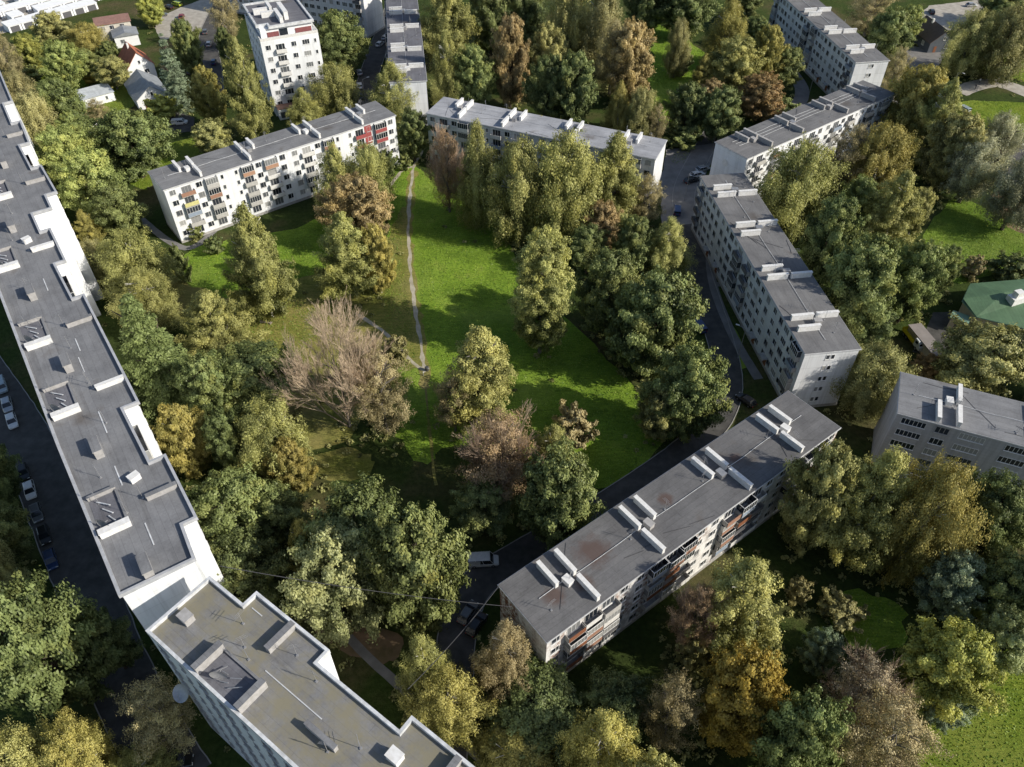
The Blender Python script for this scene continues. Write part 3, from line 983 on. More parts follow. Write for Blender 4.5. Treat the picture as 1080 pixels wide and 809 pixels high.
b_ = MB()
b_.add([(-.3, -.3, 2.95), (9.7, -.3, 2.95), (9.7, 6.8, 3.5), (-.3, 6.8, 3.5), (-.3, -.3, 2.81), (9.7, -.3, 2.81), (9.7, 6.8, 2.81), (-.3, 6.8, 2.81)], [(0, 1, 2, 3), (4, 5, 1, 0), (5, 6, 2, 1), (6, 7, 3, 2), (7, 4, 0, 3)])
b_.build('roof', M['sheet_pale'], sh)
window(sh, 's', (3, -.003, 1.6), 0)
window(sh, 's', (7, -.003, 1.6), 0)
house('dark timber house with brown gabled roof and white-framed windows at the top right', (146.5, 278.5), 8, 9.5, 14, 3.6, 7.4, 'brown_roof', 'wall_dark', chimney=True)
pv = thing('pavilion', 'wide building with green sheet-metal roof and a white rooftop unit at the right edge', 'building', (97.2, 132.0, 0), 0)
oc = gp(1016, 315, 6)
pts = [gp(1016, 315, 5.2), gp(1030, 334, 4.6), gp(1088, 348, 4.6), gp(1130, 300, 5.2), gp(1090, 293.5, 5.2), gp(1023.4, 299, 5.2)]
loc_ = [(p.x - 97.2, p.y - 132.0, p.z) for p in pts]
ap = [gp(1060, 308, 6.6), gp(1110, 309, 6.6)]
lap = [(p.x - 97.2, p.y - 132.0, p.z) for p in ap]
v_ = loc_ + lap
b_ = MB()
b_.add(v_, [(0, 1, 6), (1, 2, 7, 6), (2, 3, 7), (3, 4, 7), (4, 5, 6, 7), (5, 0, 6)])
rp = b_.build('roof', M['green_roof'], pv)
wl = inset([(p[0], p[1]) for p in loc_], 0.4)
MB().prism(wl, 0, 4.55, top=False).build('wall', M['beige'], pv)
b_ = MB()
b_.prism(inset([(p[0], p[1]) for p in loc_], -0.05), 4.35, 4.56, top=True, bottom=True)
b_.build('eaves', M['green_pale'], pv)
a0 = gp(1071, 316, 6.2)
MB().box(-1.6, 1.6, -1.1, 1.1, 0, 1.7).box(-0.9, 0.9, -.7, .7, 1.703, 3.0).build('rooftop_unit', M['vent_white'], rp, (a0.x - 97.2, a0.y - 132, 5.4), 0.3)
a1 = gp(1012, 337, 2.5)
px_ = thing('porch', 'small beige porch with pale green roof in front of the green-roofed building', 'porch', (a1.x, a1.y, 0), R(-35))
MB().box(-1.6, 1.6, -1.1, 1.1, 0, 3.0, skip='b').build('wall', M['beige'], px_)
MB().box(-1.9, 1.9, -1.4, 1.4, 3.003, 3.25).build('roof', M['green_pale'], px_)
MB().box(-.5, .5, -1.15, -1.103, 0, 2.1).build('door', M['bp_dark'], px_)
s0 = gp(978, 358, 2.6)
ls = thing('long_shed', 'long low shed with dull grey-brown roof beside the yellow truck', 'shed', (s0.x, s0.y, 0), R(100))
MB().box(-4.8, 4.8, -1.3, 1.3, 0, 2.5, skip='b').build('wall', M['beige'], ls)
MB().box(-5, 5, -1.5, 1.5, 2.503, 2.7).build('roof', M['shed_roof'], ls)
MB().box(-4.85, -4.803, -.6, .6, 0, 2.1).build('door', M['bp_brown'], ls)

# pale yard of lock-ups at the top left corner
gp0 = gp(4, 8)
lk = thing('lockup', 'low whitewashed lock-up in the rows of the pale yard at the top left corner', 'lock-up', (0, 0, 0), 0, 'white lock-ups in the pale yard')
MB().box(0, 4.6, 0, 5.2, 0, 2.3, skip='b').build('wall', M['plaster'], lk)
b_ = MB()
b_.add([(-.15, -.2, 2.4), (4.75, -.2, 2.4), (4.75, 5.4, 2.75), (-.15, 5.4, 2.75), (-.15, -.2, 2.3), (4.75, -.2, 2.3), (4.75, 5.4, 2.3), (-.15, 5.4, 2.3)], [(0, 1, 2, 3), (4, 5, 1, 0), (5, 6, 2, 1), (6, 7, 3, 2), (7, 4, 0, 3), (7, 6, 5, 4)])
b_.build('roof', M['plaster'], lk)
MB().box(.7, 3.9, -.06, -.003, 0, 2.0).build('door', M['bp_dark'], lk)
first = True
yd = R(47)
for row in range(4):
    for k in range(9):
        bx, by = -204 + k * 4.9 * math.cos(yd) + row * 9.5 * math.sin(yd) * 0.9, 300 + k * 4.9 * math.sin(yd) - row * 9.5 * math.cos(yd) * 0.9 + 14
        if by > 336 or random.random() < 0.2:
            continue
        o_ = lk if first else copy_tree(lk)
        first = False
        o_.location = (bx, by, 0)
        o_.rotation_euler = (0, 0, yd + random.uniform(-.04, .04))

# ------------------------------------------------------------------ ground, meadow, roads, paths
LAWNS = []


def sheet(name, pts, z, mat, jit=0.0, step=2.5, kind='structure', seed=1):
    rnd = random.Random(seed)
    out = []
    if jit > 0.3:                       # soft, natural outline: cut the corners twice
        for _ in range(2):
            q_ = []
            for i in range(len(pts)):
                a, b = pts[i], pts[(i + 1) % len(pts)]
                q_ += [(a[0] * .75 + b[0] * .25, a[1] * .75 + b[1] * .25), (a[0] * .25 + b[0] * .75, a[1] * .25 + b[1] * .75)]
            pts = q_
    n = len(pts)
    for i in range(n):
        a, b = pts[i], pts[(i + 1) % n]
        d = math.hypot(b[0] - a[0], b[1] - a[1])
        k = max(1, int(d / step)) if jit else 1
        for j in range(k):
            t = j / k
            out.append((a[0] + (b[0] - a[0]) * t + rnd.uniform(-jit, jit), a[1] + (b[1] - a[1]) * t + rnd.uniform(-jit, jit)))
    area = sum(out[i - 1][0] * out[i][1] - out[i][0] * out[i - 1][1] for i in range(len(out)))
    if area < 0:
        out = out[::-1]
    b_ = MB()
    b_.add([(p[0], p[1], z) for p in out], [tuple(range(len(out)))])
    o = b_.build(name, M[mat])
    o['kind'] = kind
    if name in ('lawn', 'meadow_clearing', 'grass_by_block'):
        LAWNS.append([p[:2] for p in out])
    return o


def px(*l):
    return [tuple(gp(u, v)[:2]) for u, v in l]


def strip(name, center, w, z, mat, jit=0.0, kerb=False, seed=1):
    """a road or path of width w along a smooth centre line of ground points"""
    pts = [Vector((p[0], p[1], 0)) for p in center]
    sm = []
    for i in range(len(pts) - 1):
        p0, p1, p2, p3 = pts[max(i - 1, 0)], pts[i], pts[i + 1], pts[min(i + 2, len(pts) - 1)]
        k = max(2, int((p2 - p1).length / 1.8))
        for j in range(k):
            t = j / k
            sm.append(0.5 * ((2 * p1) + (p2 - p0) * t + (2 * p0 - 5 * p1 + 4 * p2 - p3) * t * t + (3 * p1 - p0 - 3 * p2 + p3) * t ** 3))
    sm.append(pts[-1])
    rnd = random.Random(seed)
    lft, rgt = [], []
    for i, p in enumerate(sm):
        d = (sm[min(i + 1, len(sm) - 1)] - sm[max(i - 1, 0)]).normalized()
        n = Vector((-d.y, d.x, 0))
        lft.append(p + n * (w / 2 + rnd.uniform(-jit, jit)))
        rgt.append(p - n * (w / 2 + rnd.uniform(-jit, jit)))
    b_ = MB()
    m = len(sm)
    b_.add([(p.x, p.y, z) for p in lft + rgt], [(m + i, m + i + 1, i + 1, i) for i in range(m - 1)])
    o = b_.build(name, M[mat])
    o['kind'] = 'structure'
    if kerb:
        for sd, sg in ((lft, 1), (rgt, -1)):
            k = MB()
            for i in range(m - 1):
                a, b2 = sd[i], sd[i + 1]
                d = (b2 - a).normalized()
                n = Vector((-d.y, d.x, 0)) * sg * 0.16
                v_ = [a, b2, b2 + n, a + n]
                if sg < 0:
                    v_ = v_[::-1]
                k.add([(p.x, p.y, 0) for p in v_] + [(p.x, p.y, z + .11) for p in v_], [(4, 7, 6, 5)[::-1], (0, 1, 5, 4), (1, 2, 6, 5), (2, 3, 7, 6), (3, 0, 4, 7)])
            ko = k.build('kerb', M['kerb'])
            ko['kind'] = 'structure'
    return o, [(p.x, p.y) for p in sm]


gb = MB()
gb.add([(-2500, -2500, 0), (2500, -2500, 0), (2500, 2500, 0), (-2500, 2500, 0)], [(0, 1, 2, 3)])
go = gb.build('ground', M['ground'])
go['kind'] = 'structure'
MEADOW = px((428, 168), (470, 196), (520, 232), (560, 300), (605, 345), (660, 400), (712, 465), (660, 505), (610, 520), (560, 480), (500, 470), (468, 470), (448, 492), (428, 478), (416, 446), (414, 410), (405, 330), (408, 250), (414, 200))
sheet('courtyard_grass', px((165, 290), (250, 256), (400, 252), (406, 420), (340, 490), (235, 430), (190, 350)), 0.012, 'dry_grass', 1.0, seed=33)
sheet('meadow', MEADOW, 0.02, 'meadow', 0.7, seed=3)
sheet('dry_grass_strip', px((431, 268), (432, 300), (436, 340), (443, 384), (432, 392), (410, 384), (392, 350), (388, 300), (404, 262), (420, 225), (430, 215)), 0.04, 'dry_grass', 0.5, seed=4)
sheet('meadow_clearing', px((262, 325), (330, 318), (345, 345), (325, 375), (262, 378), (250, 350)), 0.02, 'dry_grass', 0.8, seed=5)
sheet('grass_by_block', px((196, 262), (250, 252), (330, 240), (420, 170), (428, 182), (400, 260), (300, 300), (250, 320), (180, 290)), 0.016, 'meadow', 0.8, seed=6)
sheet('bare_soil', px((322, 482), (368, 468), (398, 482), (388, 502), (345, 512)), 0.03, 'dry_grass', 0.6, seed=7)
sheet('bare_soil', px((318, 638), (420, 662), (430, 690), (400, 706), (330, 672)), 0.03, 'soil', 0.6, seed=8)
sheet('lawn', px((985, 760), (1020, 715), (1060, 675), (1120, 650), (1180, 760), (1140, 900), (960, 900), (965, 815)), 0.02, 'lawn', 0.9, seed=9)
sheet('lawn', px((905, 690), (860, 640), (900, 615), (960, 640), (950, 690)), 0.02, 'meadow', 0.9, seed=19)
sheet('lawn', px((965, 262), (985, 225), (1015, 205), (1045, 225), (1100, 245), (1110, 285), (1060, 282), (1010, 300), (985, 292)), 0.02, 'lawn_right', 0.9, seed=10)
sheet('lawn', px((683, 20), (712, 35), (748, 55), (742, 72), (722, 100), (712, 132), (690, 128), (684, 90), (690, 60)), 0.02, 'meadow', 1.2, seed=11)
sheet('lawn', px((703, 172), (722, 150), (756, 140), (750, 160), (725, 172)), 0.02, 'meadow', 0.6, seed=12)
sheet('lawn', px((125, 180), (180, 150), (235, 135), (230, 160), (160, 195), (150, 205)), 0.02, 'lawn', 0.9, seed=13)
sheet('lawn', px((20, 62), (60, 60), (140, 75), (150, 120), (60, 110), (25, 90)), 0.02, 'lawn', 1.2, seed=14)
sheet('lawn', px((1012, 104), (1100, 108), (1110, 140), (1050, 140), (1005, 122)), 0.02, 'lawn', 1.0, seed=15)
sheet('lawn', px((985, 62), (1010, 75), (1035, 78), (1060, 80), (1100, 92), (1110, 60), (1050, 60)), 0.02, 'lawn', 1.0, seed=16)
ROADS = []
for nm, c, w, z, mt, jt, kb, sd in [
    ('road', px((760, 128), (738, 165), (722, 200), (724, 235), (738, 290), (757, 350), (768, 400), (757, 440), (720, 478), (650, 527), (560, 580), (505, 615), (484, 660), (478, 720), (470, 800)), 5.6, 0.05, 'asphalt', 0.05, True, 1),
    ('street', px((368, 150), (383, 100), (393, 68), (404, 38), (414, 10), (420, -14)), 6.4, 0.05, 'asphalt', 0.05, True, 2),
    ('street', px((226, 118), (224, 75), (219, 42), (226, 20), (240, -8)), 6.2, 0.05, 'asphalt', 0.05, True, 3),
    ('road', px((-60, 330), (-14, 400), (22, 455), (60, 540), (92, 620), (130, 720), (190, 830)), 8.5, 0.05, 'asphalt', 0.1, True, 4),
    ('dirt_path', px((452, 150), (437, 175), (432, 215), (431, 255), (436, 310), (443, 355), (447, 388), (448, 393)), 0.8, 0.07, 'dirt', 0.24, False, 5),
    ('path_verge', px((436, 180), (432, 215), (431, 255), (436, 310), (443, 355), (447, 388), (449, 410)), 2.3, 0.052, 'dry_grass', 0.6, False, 25),
    ('dirt_path', px((447, 390), (434, 382), (420, 366), (402, 348), (375, 330)), 0.8, 0.062, 'dirt', 0.2, False, 6),
    ('dirt_path', px((448, 391), (451, 430), (455, 475), (460, 512)), 0.6, 0.058, 'dry_grass', 0.16, False, 7),
    ('dirt_path', px((437, 176), (422, 182), (400, 215)), 1.0, 0.056, 'dirt', 0.2, False, 8),
    ('footpath', px((748, 262), (752, 300), (772, 352), (800, 400)), 2.0, 0.062, 'asphalt_pale', 0.03, False, 9),
    ('footpath', px((770, 300), (752, 300)), 1.6, 0.058, 'asphalt_pale', 0.02, False, 10),
    ('footpath', px((345, 645), (380, 685), (420, 722), (480, 775), (560, 850)), 1.4, 0.042, 'asphalt_pale', 0.03, False, 11),
    ('footpath', px((232, 238), (196, 262), (150, 232), (140, 215)), 1.8, 0.045, 'asphalt_pale', 0.03, False, 12),
    ('footpath', px((1010, 97), (1040, 88), (1062, 90), (1100, 104), (1140, 112)), 6.5, 0.05, 'gravel', 0.3, False, 13),
    ('footpath', px((1055, 84), (1050, 70), (1060, 40)), 2.0, 0.046, 'gravel', 0.2, False, 14),
    ('road', px((838, 18), (828, 60), (846, 96), (830, 128)), 4.5, 0.05, 'asphalt_pale', 0.05, False, 15),
]:
    o_, c_ = strip(nm, c, w, z, mt, jt, kb, sd)
    ROADS.append((c_, w / 2 + 0.4))
AREAS = []
for nm, l, z, mt, sd in [
    ('parking_lot', px((703, 158), (760, 150), (742, 190), (730, 236), (698, 240), (697, 190)), 0.066, 'asphalt_pale', 1),
    ('parking_lot', px((160, 22), (190, 8), (222, -4), (244, 4), (236, 26), (215, 34), (188, 36), (170, 44)), 0.036, 'gravel', 2),
    ('driveway', px((158, 134), (186, 118), (205, 124), (204, 138), (178, 142)), 0.05, 'asphalt', 3),
    ('parking_lot', px((958, 26), (980, 6), (1030, 0), (1052, 12), (1030, 30), (990, 34)), 0.036, 'gravel', 4),
    ('forecourt', px((948, 72), (958, 48), (1000, 55), (990, 70), (968, 84), (950, 95)), 0.036, 'asphalt_pale', 5),
    ('parking_lot', px((1045, 160), (1100, 150), (1130, 200), (1090, 215), (1060, 196)), 0.036, 'asphalt', 6),
    ('soil_bank', px((1045, 205), (1062, 198), (1130, 220), (1120, 262), (1062, 240)), 0.03, 'soil', 7),
    ('yard', px((963, 372), (985, 330), (1010, 328), (1022, 350), (1000, 380)), 0.036, 'asphalt', 8),
    ('yard', px((-60, -8), (-40, 60), (0, 36), (40, 26), (82, 14), (110, -8)), 0.03, 'gravel', 9),
    ('parking_lot', px((930, 105), (955, 85), (965, 95), (945, 120)), 0.036, 'asphalt_pale', 10),
    ('front_garden', px((742, 290), (768, 335), (795, 385), (776, 392), (757, 352), (736, 300)), 0.045, 'meadow', 11),
]:
    sheet(nm, l, z, mt, 0.25, seed=sd)
    AREAS.append(l)


def in_poly(x, y, poly):
    c = False
    for i in range(len(poly)):
        x1, y1, x2, y2 = *poly[i - 1][:2], *poly[i][:2]
        if (y1 > y) != (y2 > y) and x < (x2 - x1) * (y - y1) / (y2 - y1) + x1:
            c = not c
    return c


FOOT = []
for o_ in list(bpy.data.objects):
    if o_.get('category') == 'apartment building':
        wl_ = [c for c in o_.children if c.name.startswith('wall')][0]
        mw = Matrix.Translation(o_.location) @ Matrix.Rotation(o_.rotation_euler.z, 4, 'Z')
        n_ = len(wl_.data.vertices)
        if n_ == 8:
            bb = [(v.co.x, v.co.y) for v in wl_.data.vertices][:4]
        else:
            bb = [(v.co.x, v.co.y) for v in wl_.data.vertices][:n_ // 2]
        FOOT.append([tuple((mw @ Vector((x, y, 0)))[:2]) for x, y in bb])


def blocked(x, y, roads=True):
    for f_ in FOOT:
        if in_poly(x, y, f_):
            return True
    if roads:
        for a_ in AREAS:
            if in_poly(x, y, a_):
                return True
        for c_, w_ in ROADS:
            for p in c_:
                if (p[0] - x) ** 2 + (p[1] - y) ** 2 < w_ * w_:
                    return True
    return False


# ------------------------------------------------------------------ foliage meshes (unit crown: radius 1, z in -1..1)
def leaf_mesh(name, P, N, S, tint, c, mat, tdir=None, asp=0.6, rng=None):
    n = len(P)
    N = N / np.linalg.norm(N, axis=1, keepdims=True)
    if tdir is None:
        tdir = rng.normal(size=(n, 3))
    T = tdir - N * (tdir * N).sum(1, keepdims=True)
    T /= np.linalg.norm(T, axis=1, keepdims=True) + 1e-9
    B = np.cross(N, T)
    S = S[:, None]
    V = np.stack([P + T * S, P + B * S * asp, P - T * S, P - B * S * asp], 1)
    cen = P[:, None, :]
    off = V - cen
    off[..., 2] /= c
    V = (cen + off).reshape(-1, 3)
    me = bpy.data.meshes.new(name)
    me.vertices.add(4 * n)
    me.vertices.foreach_set('co', V.astype(np.float32).ravel())
    me.loops.add(4 * n)
    me.loops.foreach_set('vertex_index', np.arange(4 * n, dtype=np.int32))
    me.polygons.add(n)
    me.polygons.foreach_set('loop_start', np.arange(0, 4 * n, 4, dtype=np.int32))
    at = me.attributes.new('tint', 'FLOAT', 'FACE')
    at.data.foreach_set('value', np.clip(tint, 0, 1).astype(np.float32))
    me.update(calc_edges=True)
    me.materials.append(M[mat])
    return me


def unit(v):
    return v / (np.linalg.norm(v, axis=1, keepdims=True) + 1e-9)


def prof(kind, z):
    """crown radius at height z in -1..1"""
    if kind == 'round':
        return np.sqrt(np.clip(1 - np.abs(z) ** 2.3, 0, 1))
    if kind == 'birch':
        t = np.clip((z + 1) / 2, 0, 1)
        return np.clip(np.sin(np.pi * t ** 0.66) ** 0.72 * (1.12 - .3 * t), 0.02, 1)
    if kind == 'column':
        return np.clip((1 - np.abs(z) ** 3.2) ** 0.7, 0.02, 1)
    return np.clip((1 - z) / 2, 0.03, 1)


def crown(name, kind, seed, c, nb, per, size, mat='leaf_green', weep=0.0, ragged=0.25, autumn=0.10):
    """a crown grown from boughs: every bough is a chain of leaf sprays from the stem to an uneven outline;
    c is the height to width ratio the leaf shapes are made for"""
    rng = np.random.default_rng(seed)
    a1, ph = rng.uniform(0.06, 0.16), rng.uniform(0, 6.28, 3)
    Ps, Ns, Ss, Ts, Ds, As = [], [], [], [], [], []
    ga = 2.39996
    for i in range(nb):
        t = (i + rng.uniform(0, 1)) / nb
        z = -0.93 + 1.9 * t ** 0.85
        th = i * ga + rng.uniform(-.5, .5)
        reach = prof(kind, np.array([z]))[0] * (1 + a1 * np.sin(2 * th + ph[0] + 2 * z) + a1 * .6 * np.sin(3 * th + ph[1] - 2 * z)) * rng.uniform(1 - ragged * 1.5, 1 + ragged * .55)
        reach = max(reach, .07)
        rise = (0.42 if kind != 'column' else 0.62) * reach * rng.uniform(.5, 1.25) / c * (1.0 if z > -.5 else .55)
        tip = np.array([math.cos(th) * reach, math.sin(th) * reach, z])
        root = np.array([0, 0, z - rise - .1 * reach])
        side = np.array([-math.sin(th), math.cos(th), 0])
        curl = rng.uniform(-.22, .22) * reach
        ct = rng.uniform(0.12, 0.88)
        aut = max(0.0, rng.normal(autumn * (.6 + .6 * t), .17)) if rng.random() < .75 else 0.0
        m = int(4 + 5 * reach)
        for k in range(m):
            s = (k + .9) / m
            s = .28 + .72 * s
            cen = root + (tip - root) * s + side * curl * math.sin(s * 3.1)
            cen = cen + rng.normal(scale=.035, size=3)
            rc = (0.19 - 0.095 * s) * (.65 + .5 * reach) * rng.uniform(.75, 1.25)
            n = max(6, int(per * (rc / .12) ** 2 * (.55 if s < .5 else 1.0)))
            d = unit(rng.normal(size=(n, 3)) + np.array([math.cos(th) * .35, math.sin(th) * .35, .25]))
            rad = rc * (.35 + .7 * rng.random((n, 1)) ** .7) * np.where(rng.random((n, 1)) < .12, rng.uniform(1.1, 1.8), 1.0)
            P = cen + d * rad * np.array([1.0, 1.0, .75 / c])
            if weep:
                dr = rng.random(n) ** 1.5 * weep * rng.uniform(.5, 1.3)
                P[:, 2] -= dr * (.3 + s) / c * 1.3
                Ds.append(np.tile([0, 0, 1.0], (n, 1)) + rng.normal(scale=.4, size=(n, 3)))
            else:
                Ds.append(rng.normal(size=(n, 3)))
            out = np.array([math.cos(th) * .6, math.sin(th) * .6, .45 + .3 * z])
            Ps.append(P)
            Ns.append(unit(d * .7 + out * .6 + rng.normal(scale=.36, size=(n, 3))))
            Ss.append(size * rng.uniform(.6, 1.35, n))
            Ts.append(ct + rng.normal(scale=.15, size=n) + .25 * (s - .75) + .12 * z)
            As.append(np.clip(aut * (.3 + s) + rng.normal(scale=.08, size=n), 0, 1))
    P, N, S, T, D, A = (np.concatenate(a) for a in (Ps, Ns, Ss, Ts, Ds, As))
    P[:, 2] = np.clip(P[:, 2], -1.1, 1.1)
    me = leaf_mesh(name, P, N, S, T, c, mat, D, 0.5 if weep else 0.62, rng)
    at = me.attributes.new('autumn', 'FLOAT', 'FACE')
    at.data.foreach_set('value', A.astype(np.float32))
    return me


def spruce_crown(name, seed, c, size, layers=15, droop=0.35, mat='leaf_dark'):
    rng = np.random.default_rng(seed)
    Ps, Ns, Ss, Ts, Ds = [], [], [], [], []
    for l in range(layers):
        z = -0.95 + 1.85 * l / (layers - 1) + rng.uniform(-.03, .03)
        R_ = (1 - (z + 1) / 2) ** 0.85 * 0.98 + 0.05
        nb = int(9 + 8 * R_)
        for b in range(nb):
            th = 2 * np.pi * b / nb + rng.uniform(-.25, .25)
            L_ = R_ * rng.uniform(0.72, 1.1)
            m = int(36 + 150 * L_)
            t = rng.random(m) ** 0.7
            side = rng.normal(size=m) * 0.10 * (1.1 - t * 0.7) * (0.5 + L_)
            x = t * L_
            p = np.stack([np.cos(th) * x - np.sin(th) * side, np.sin(th) * x + np.cos(th) * side,
                          z - droop * x * 0.5 / c * 1.4 + 0.10 * t * t * L_ - np.abs(side) * .25 + rng.normal(scale=.012, size=m)], 1)
            Ps.append(p)
            Ns.append(unit(np.array([math.cos(th) * .4, math.sin(th) * .4, 0.9]) + rng.normal(scale=0.4, size=(m, 3))))
            Ss.append(size * rng.uniform(.7, 1.3, m))
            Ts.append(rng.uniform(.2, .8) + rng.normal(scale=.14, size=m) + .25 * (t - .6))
            Ds.append(np.tile([math.cos(th), math.sin(th), -.2], (m, 1)) + rng.normal(scale=.5, size=(m, 3)))
    P, N, S, T, D = (np.concatenate(a) for a in (Ps, Ns, Ss, Ts, Ds))
    return leaf_mesh(name, P, N, S, T, c, mat, D, 0.45, rng)


def bare_mesh(name, seed, c, mat, depth=5, spread=0.62, thick=0.028, start=-1.25, twig=0.006):
    """branch skeleton that forks down to twigs, unit crown coordinates"""
    rng = random.Random(seed)
    b = MB()

    def grow(p, d, ln, r, dep):
        q = p + d * ln
        if (q.x ** 2 + q.y ** 2) > 1.05 or abs(q.z / c) > 1.02:
            q = p + d * ln * 0.45
        b.tube((p.x, p.y, p.z / c), (q.x, q.y, q.z / c), max(r, twig), max(r * .72, twig * .8), 5 if dep > 2 else 3, cap=False)
        if dep == 0:
            return
        for k in range(rng.choice([2, 3, 3, 4]) if dep > 1 else 4):
            ax = d.orthogonal().normalized()
            ax.rotate(Matrix.Rotation(rng.uniform(0, 6.28), 3, d))
            nd = d.copy()
            nd.rotate(Matrix.Rotation(rng.uniform(.2, spread), 3, ax))
            nd = (nd + Vector((0, 0, 0.12))).normalized()
            f = rng.uniform(.35, 1.0)
            grow(p + d * ln * f if k else q, nd, ln * rng.uniform(.6, .85), r * rng.uniform(.5, .66), dep - 1)

    base = Vector((0, 0, start * c))
    for k in range(11):
        a = 6.28 * k / 11 + rng.uniform(-.4, .4)
        sp_ = rng.uniform(.4, 1.1)
        d = Vector((math.cos(a) * sp_, math.sin(a) * sp_, 1.0)).normalized()
        grow(base + Vector((0, 0, rng.uniform(.1, .7) * c)), d, 0.62 * (1 + .35 * (c - 1)), thick, depth)
    grow(base, Vector((0, 0, 1)), 0.9 * c, thick * 1.6, depth)
    return b.mesh(name, M[mat])


def trunk_mesh(name, seed, mat, limbs=9, lean=0.03, r=0.06):
    """tapered trunk with limbs; x, y in crown radii, z in tree heights"""
    rng = random.Random(seed)
    b = MB()
    p = Vector((0, 0, 0))
    pts = [p]
    for k in range(1, 8):
        pts.append(Vector((rng.uniform(-lean, lean) * k, rng.uniform(-lean, lean) * k, 0.12 * k)))
    for k in range(7):
        b.tube(pts[k], pts[k + 1], r * (1.25 if k == 0 else 1) * (1 - .125 * k), r * (1 - .125 * (k + 1)), 7, cap=False)
    for i in range(limbs):
        k = rng.randint(2, 6)
        a = rng.uniform(0, 6.28)
        s = pts[k]
        L_ = rng.uniform(.25, .5) * (1.0 if k < 5 else .5)
        m_ = s + Vector((math.cos(a) * L_ * .5, math.sin(a) * L_ * .5, rng.uniform(.03, .08)))
        e = s + Vector((math.cos(a) * L_, math.sin(a) * L_, rng.uniform(.1, .2)))
        b.tube(s, m_, r * .42, r * .28, 5, cap=False)
        b.tube(m_, e, r * .28, r * .1, 5, cap=False)
        for j in range(2):
            a2 = a + rng.uniform(-.9, .9)
            b.tube(m_, m_ + Vector((math.cos(a2) * .3, math.sin(a2) * .3, rng.uniform(.02, .1))), r * .2, r * .06, 4, cap=False)
    return b.mesh(name, M[mat])


CR = dict(
    round=[crown('crown', 'round', 11 + i, 1.0, 120, 78, 0.026) for i in range(4)],
    bigleaf=[crown('crown', 'round', 31 + i, 1.0, 110, 66, 0.029, autumn=.0) for i in range(4)],
    birch=[crown('crown', 'birch', 51 + i, 1.7, 125, 80, 0.023, weep=.30) for i in range(4)],
    fan=[crown('crown', 'round', 71 + i, 1.2, 115, 80, 0.023, weep=.26, ragged=.32) for i in range(4)],
    column=[crown('crown', 'column', 91 + i, 2.0, 190, 80, 0.024, ragged=.2) for i in range(2)],
    cone=[crown('crown', 'birch', 97 + i, 1.6, 150, 80, 0.025, weep=.08, ragged=.3) for i in range(4)],
    spruce=[spruce_crown('crown', 111 + i, 1.6, 0.03, 18) for i in range(2)],
    shrub=[crown('crown', 'round', 131 + i, 0.8, 36, 40, 0.055) for i in range(3)],
    sparse=[crown('crown', 'round', 141 + i, 1.2, 100, 40, 0.021, ragged=.35, weep=.05) for i in range(3)],
)
BARE = dict(dead=bare_mesh('crown', 5, 1.15, 'twig_pale', 6, 0.48, 0.015, twig=0.0022), twiggy=bare_mesh('branches', 8, 1.3, 'twig_pink', 5, 0.45, 0.012, twig=0.003), grey=bare_mesh('crown', 9, 1.0, 'twig_grey', 6, 0.5, 0.012, twig=0.0035))
TR = dict(brown=[trunk_mesh('trunk', 3 + i, 'bark') for i in range(2)], grey=[trunk_mesh('trunk', 13 + i, 'bark_grey') for i in range(2)],
          birch=[trunk_mesh('trunk', 23 + i, 'bark_birch', r=0.05) for i in range(2)], lean=[trunk_mesh('trunk', 33, 'bark', lean=0.11)])
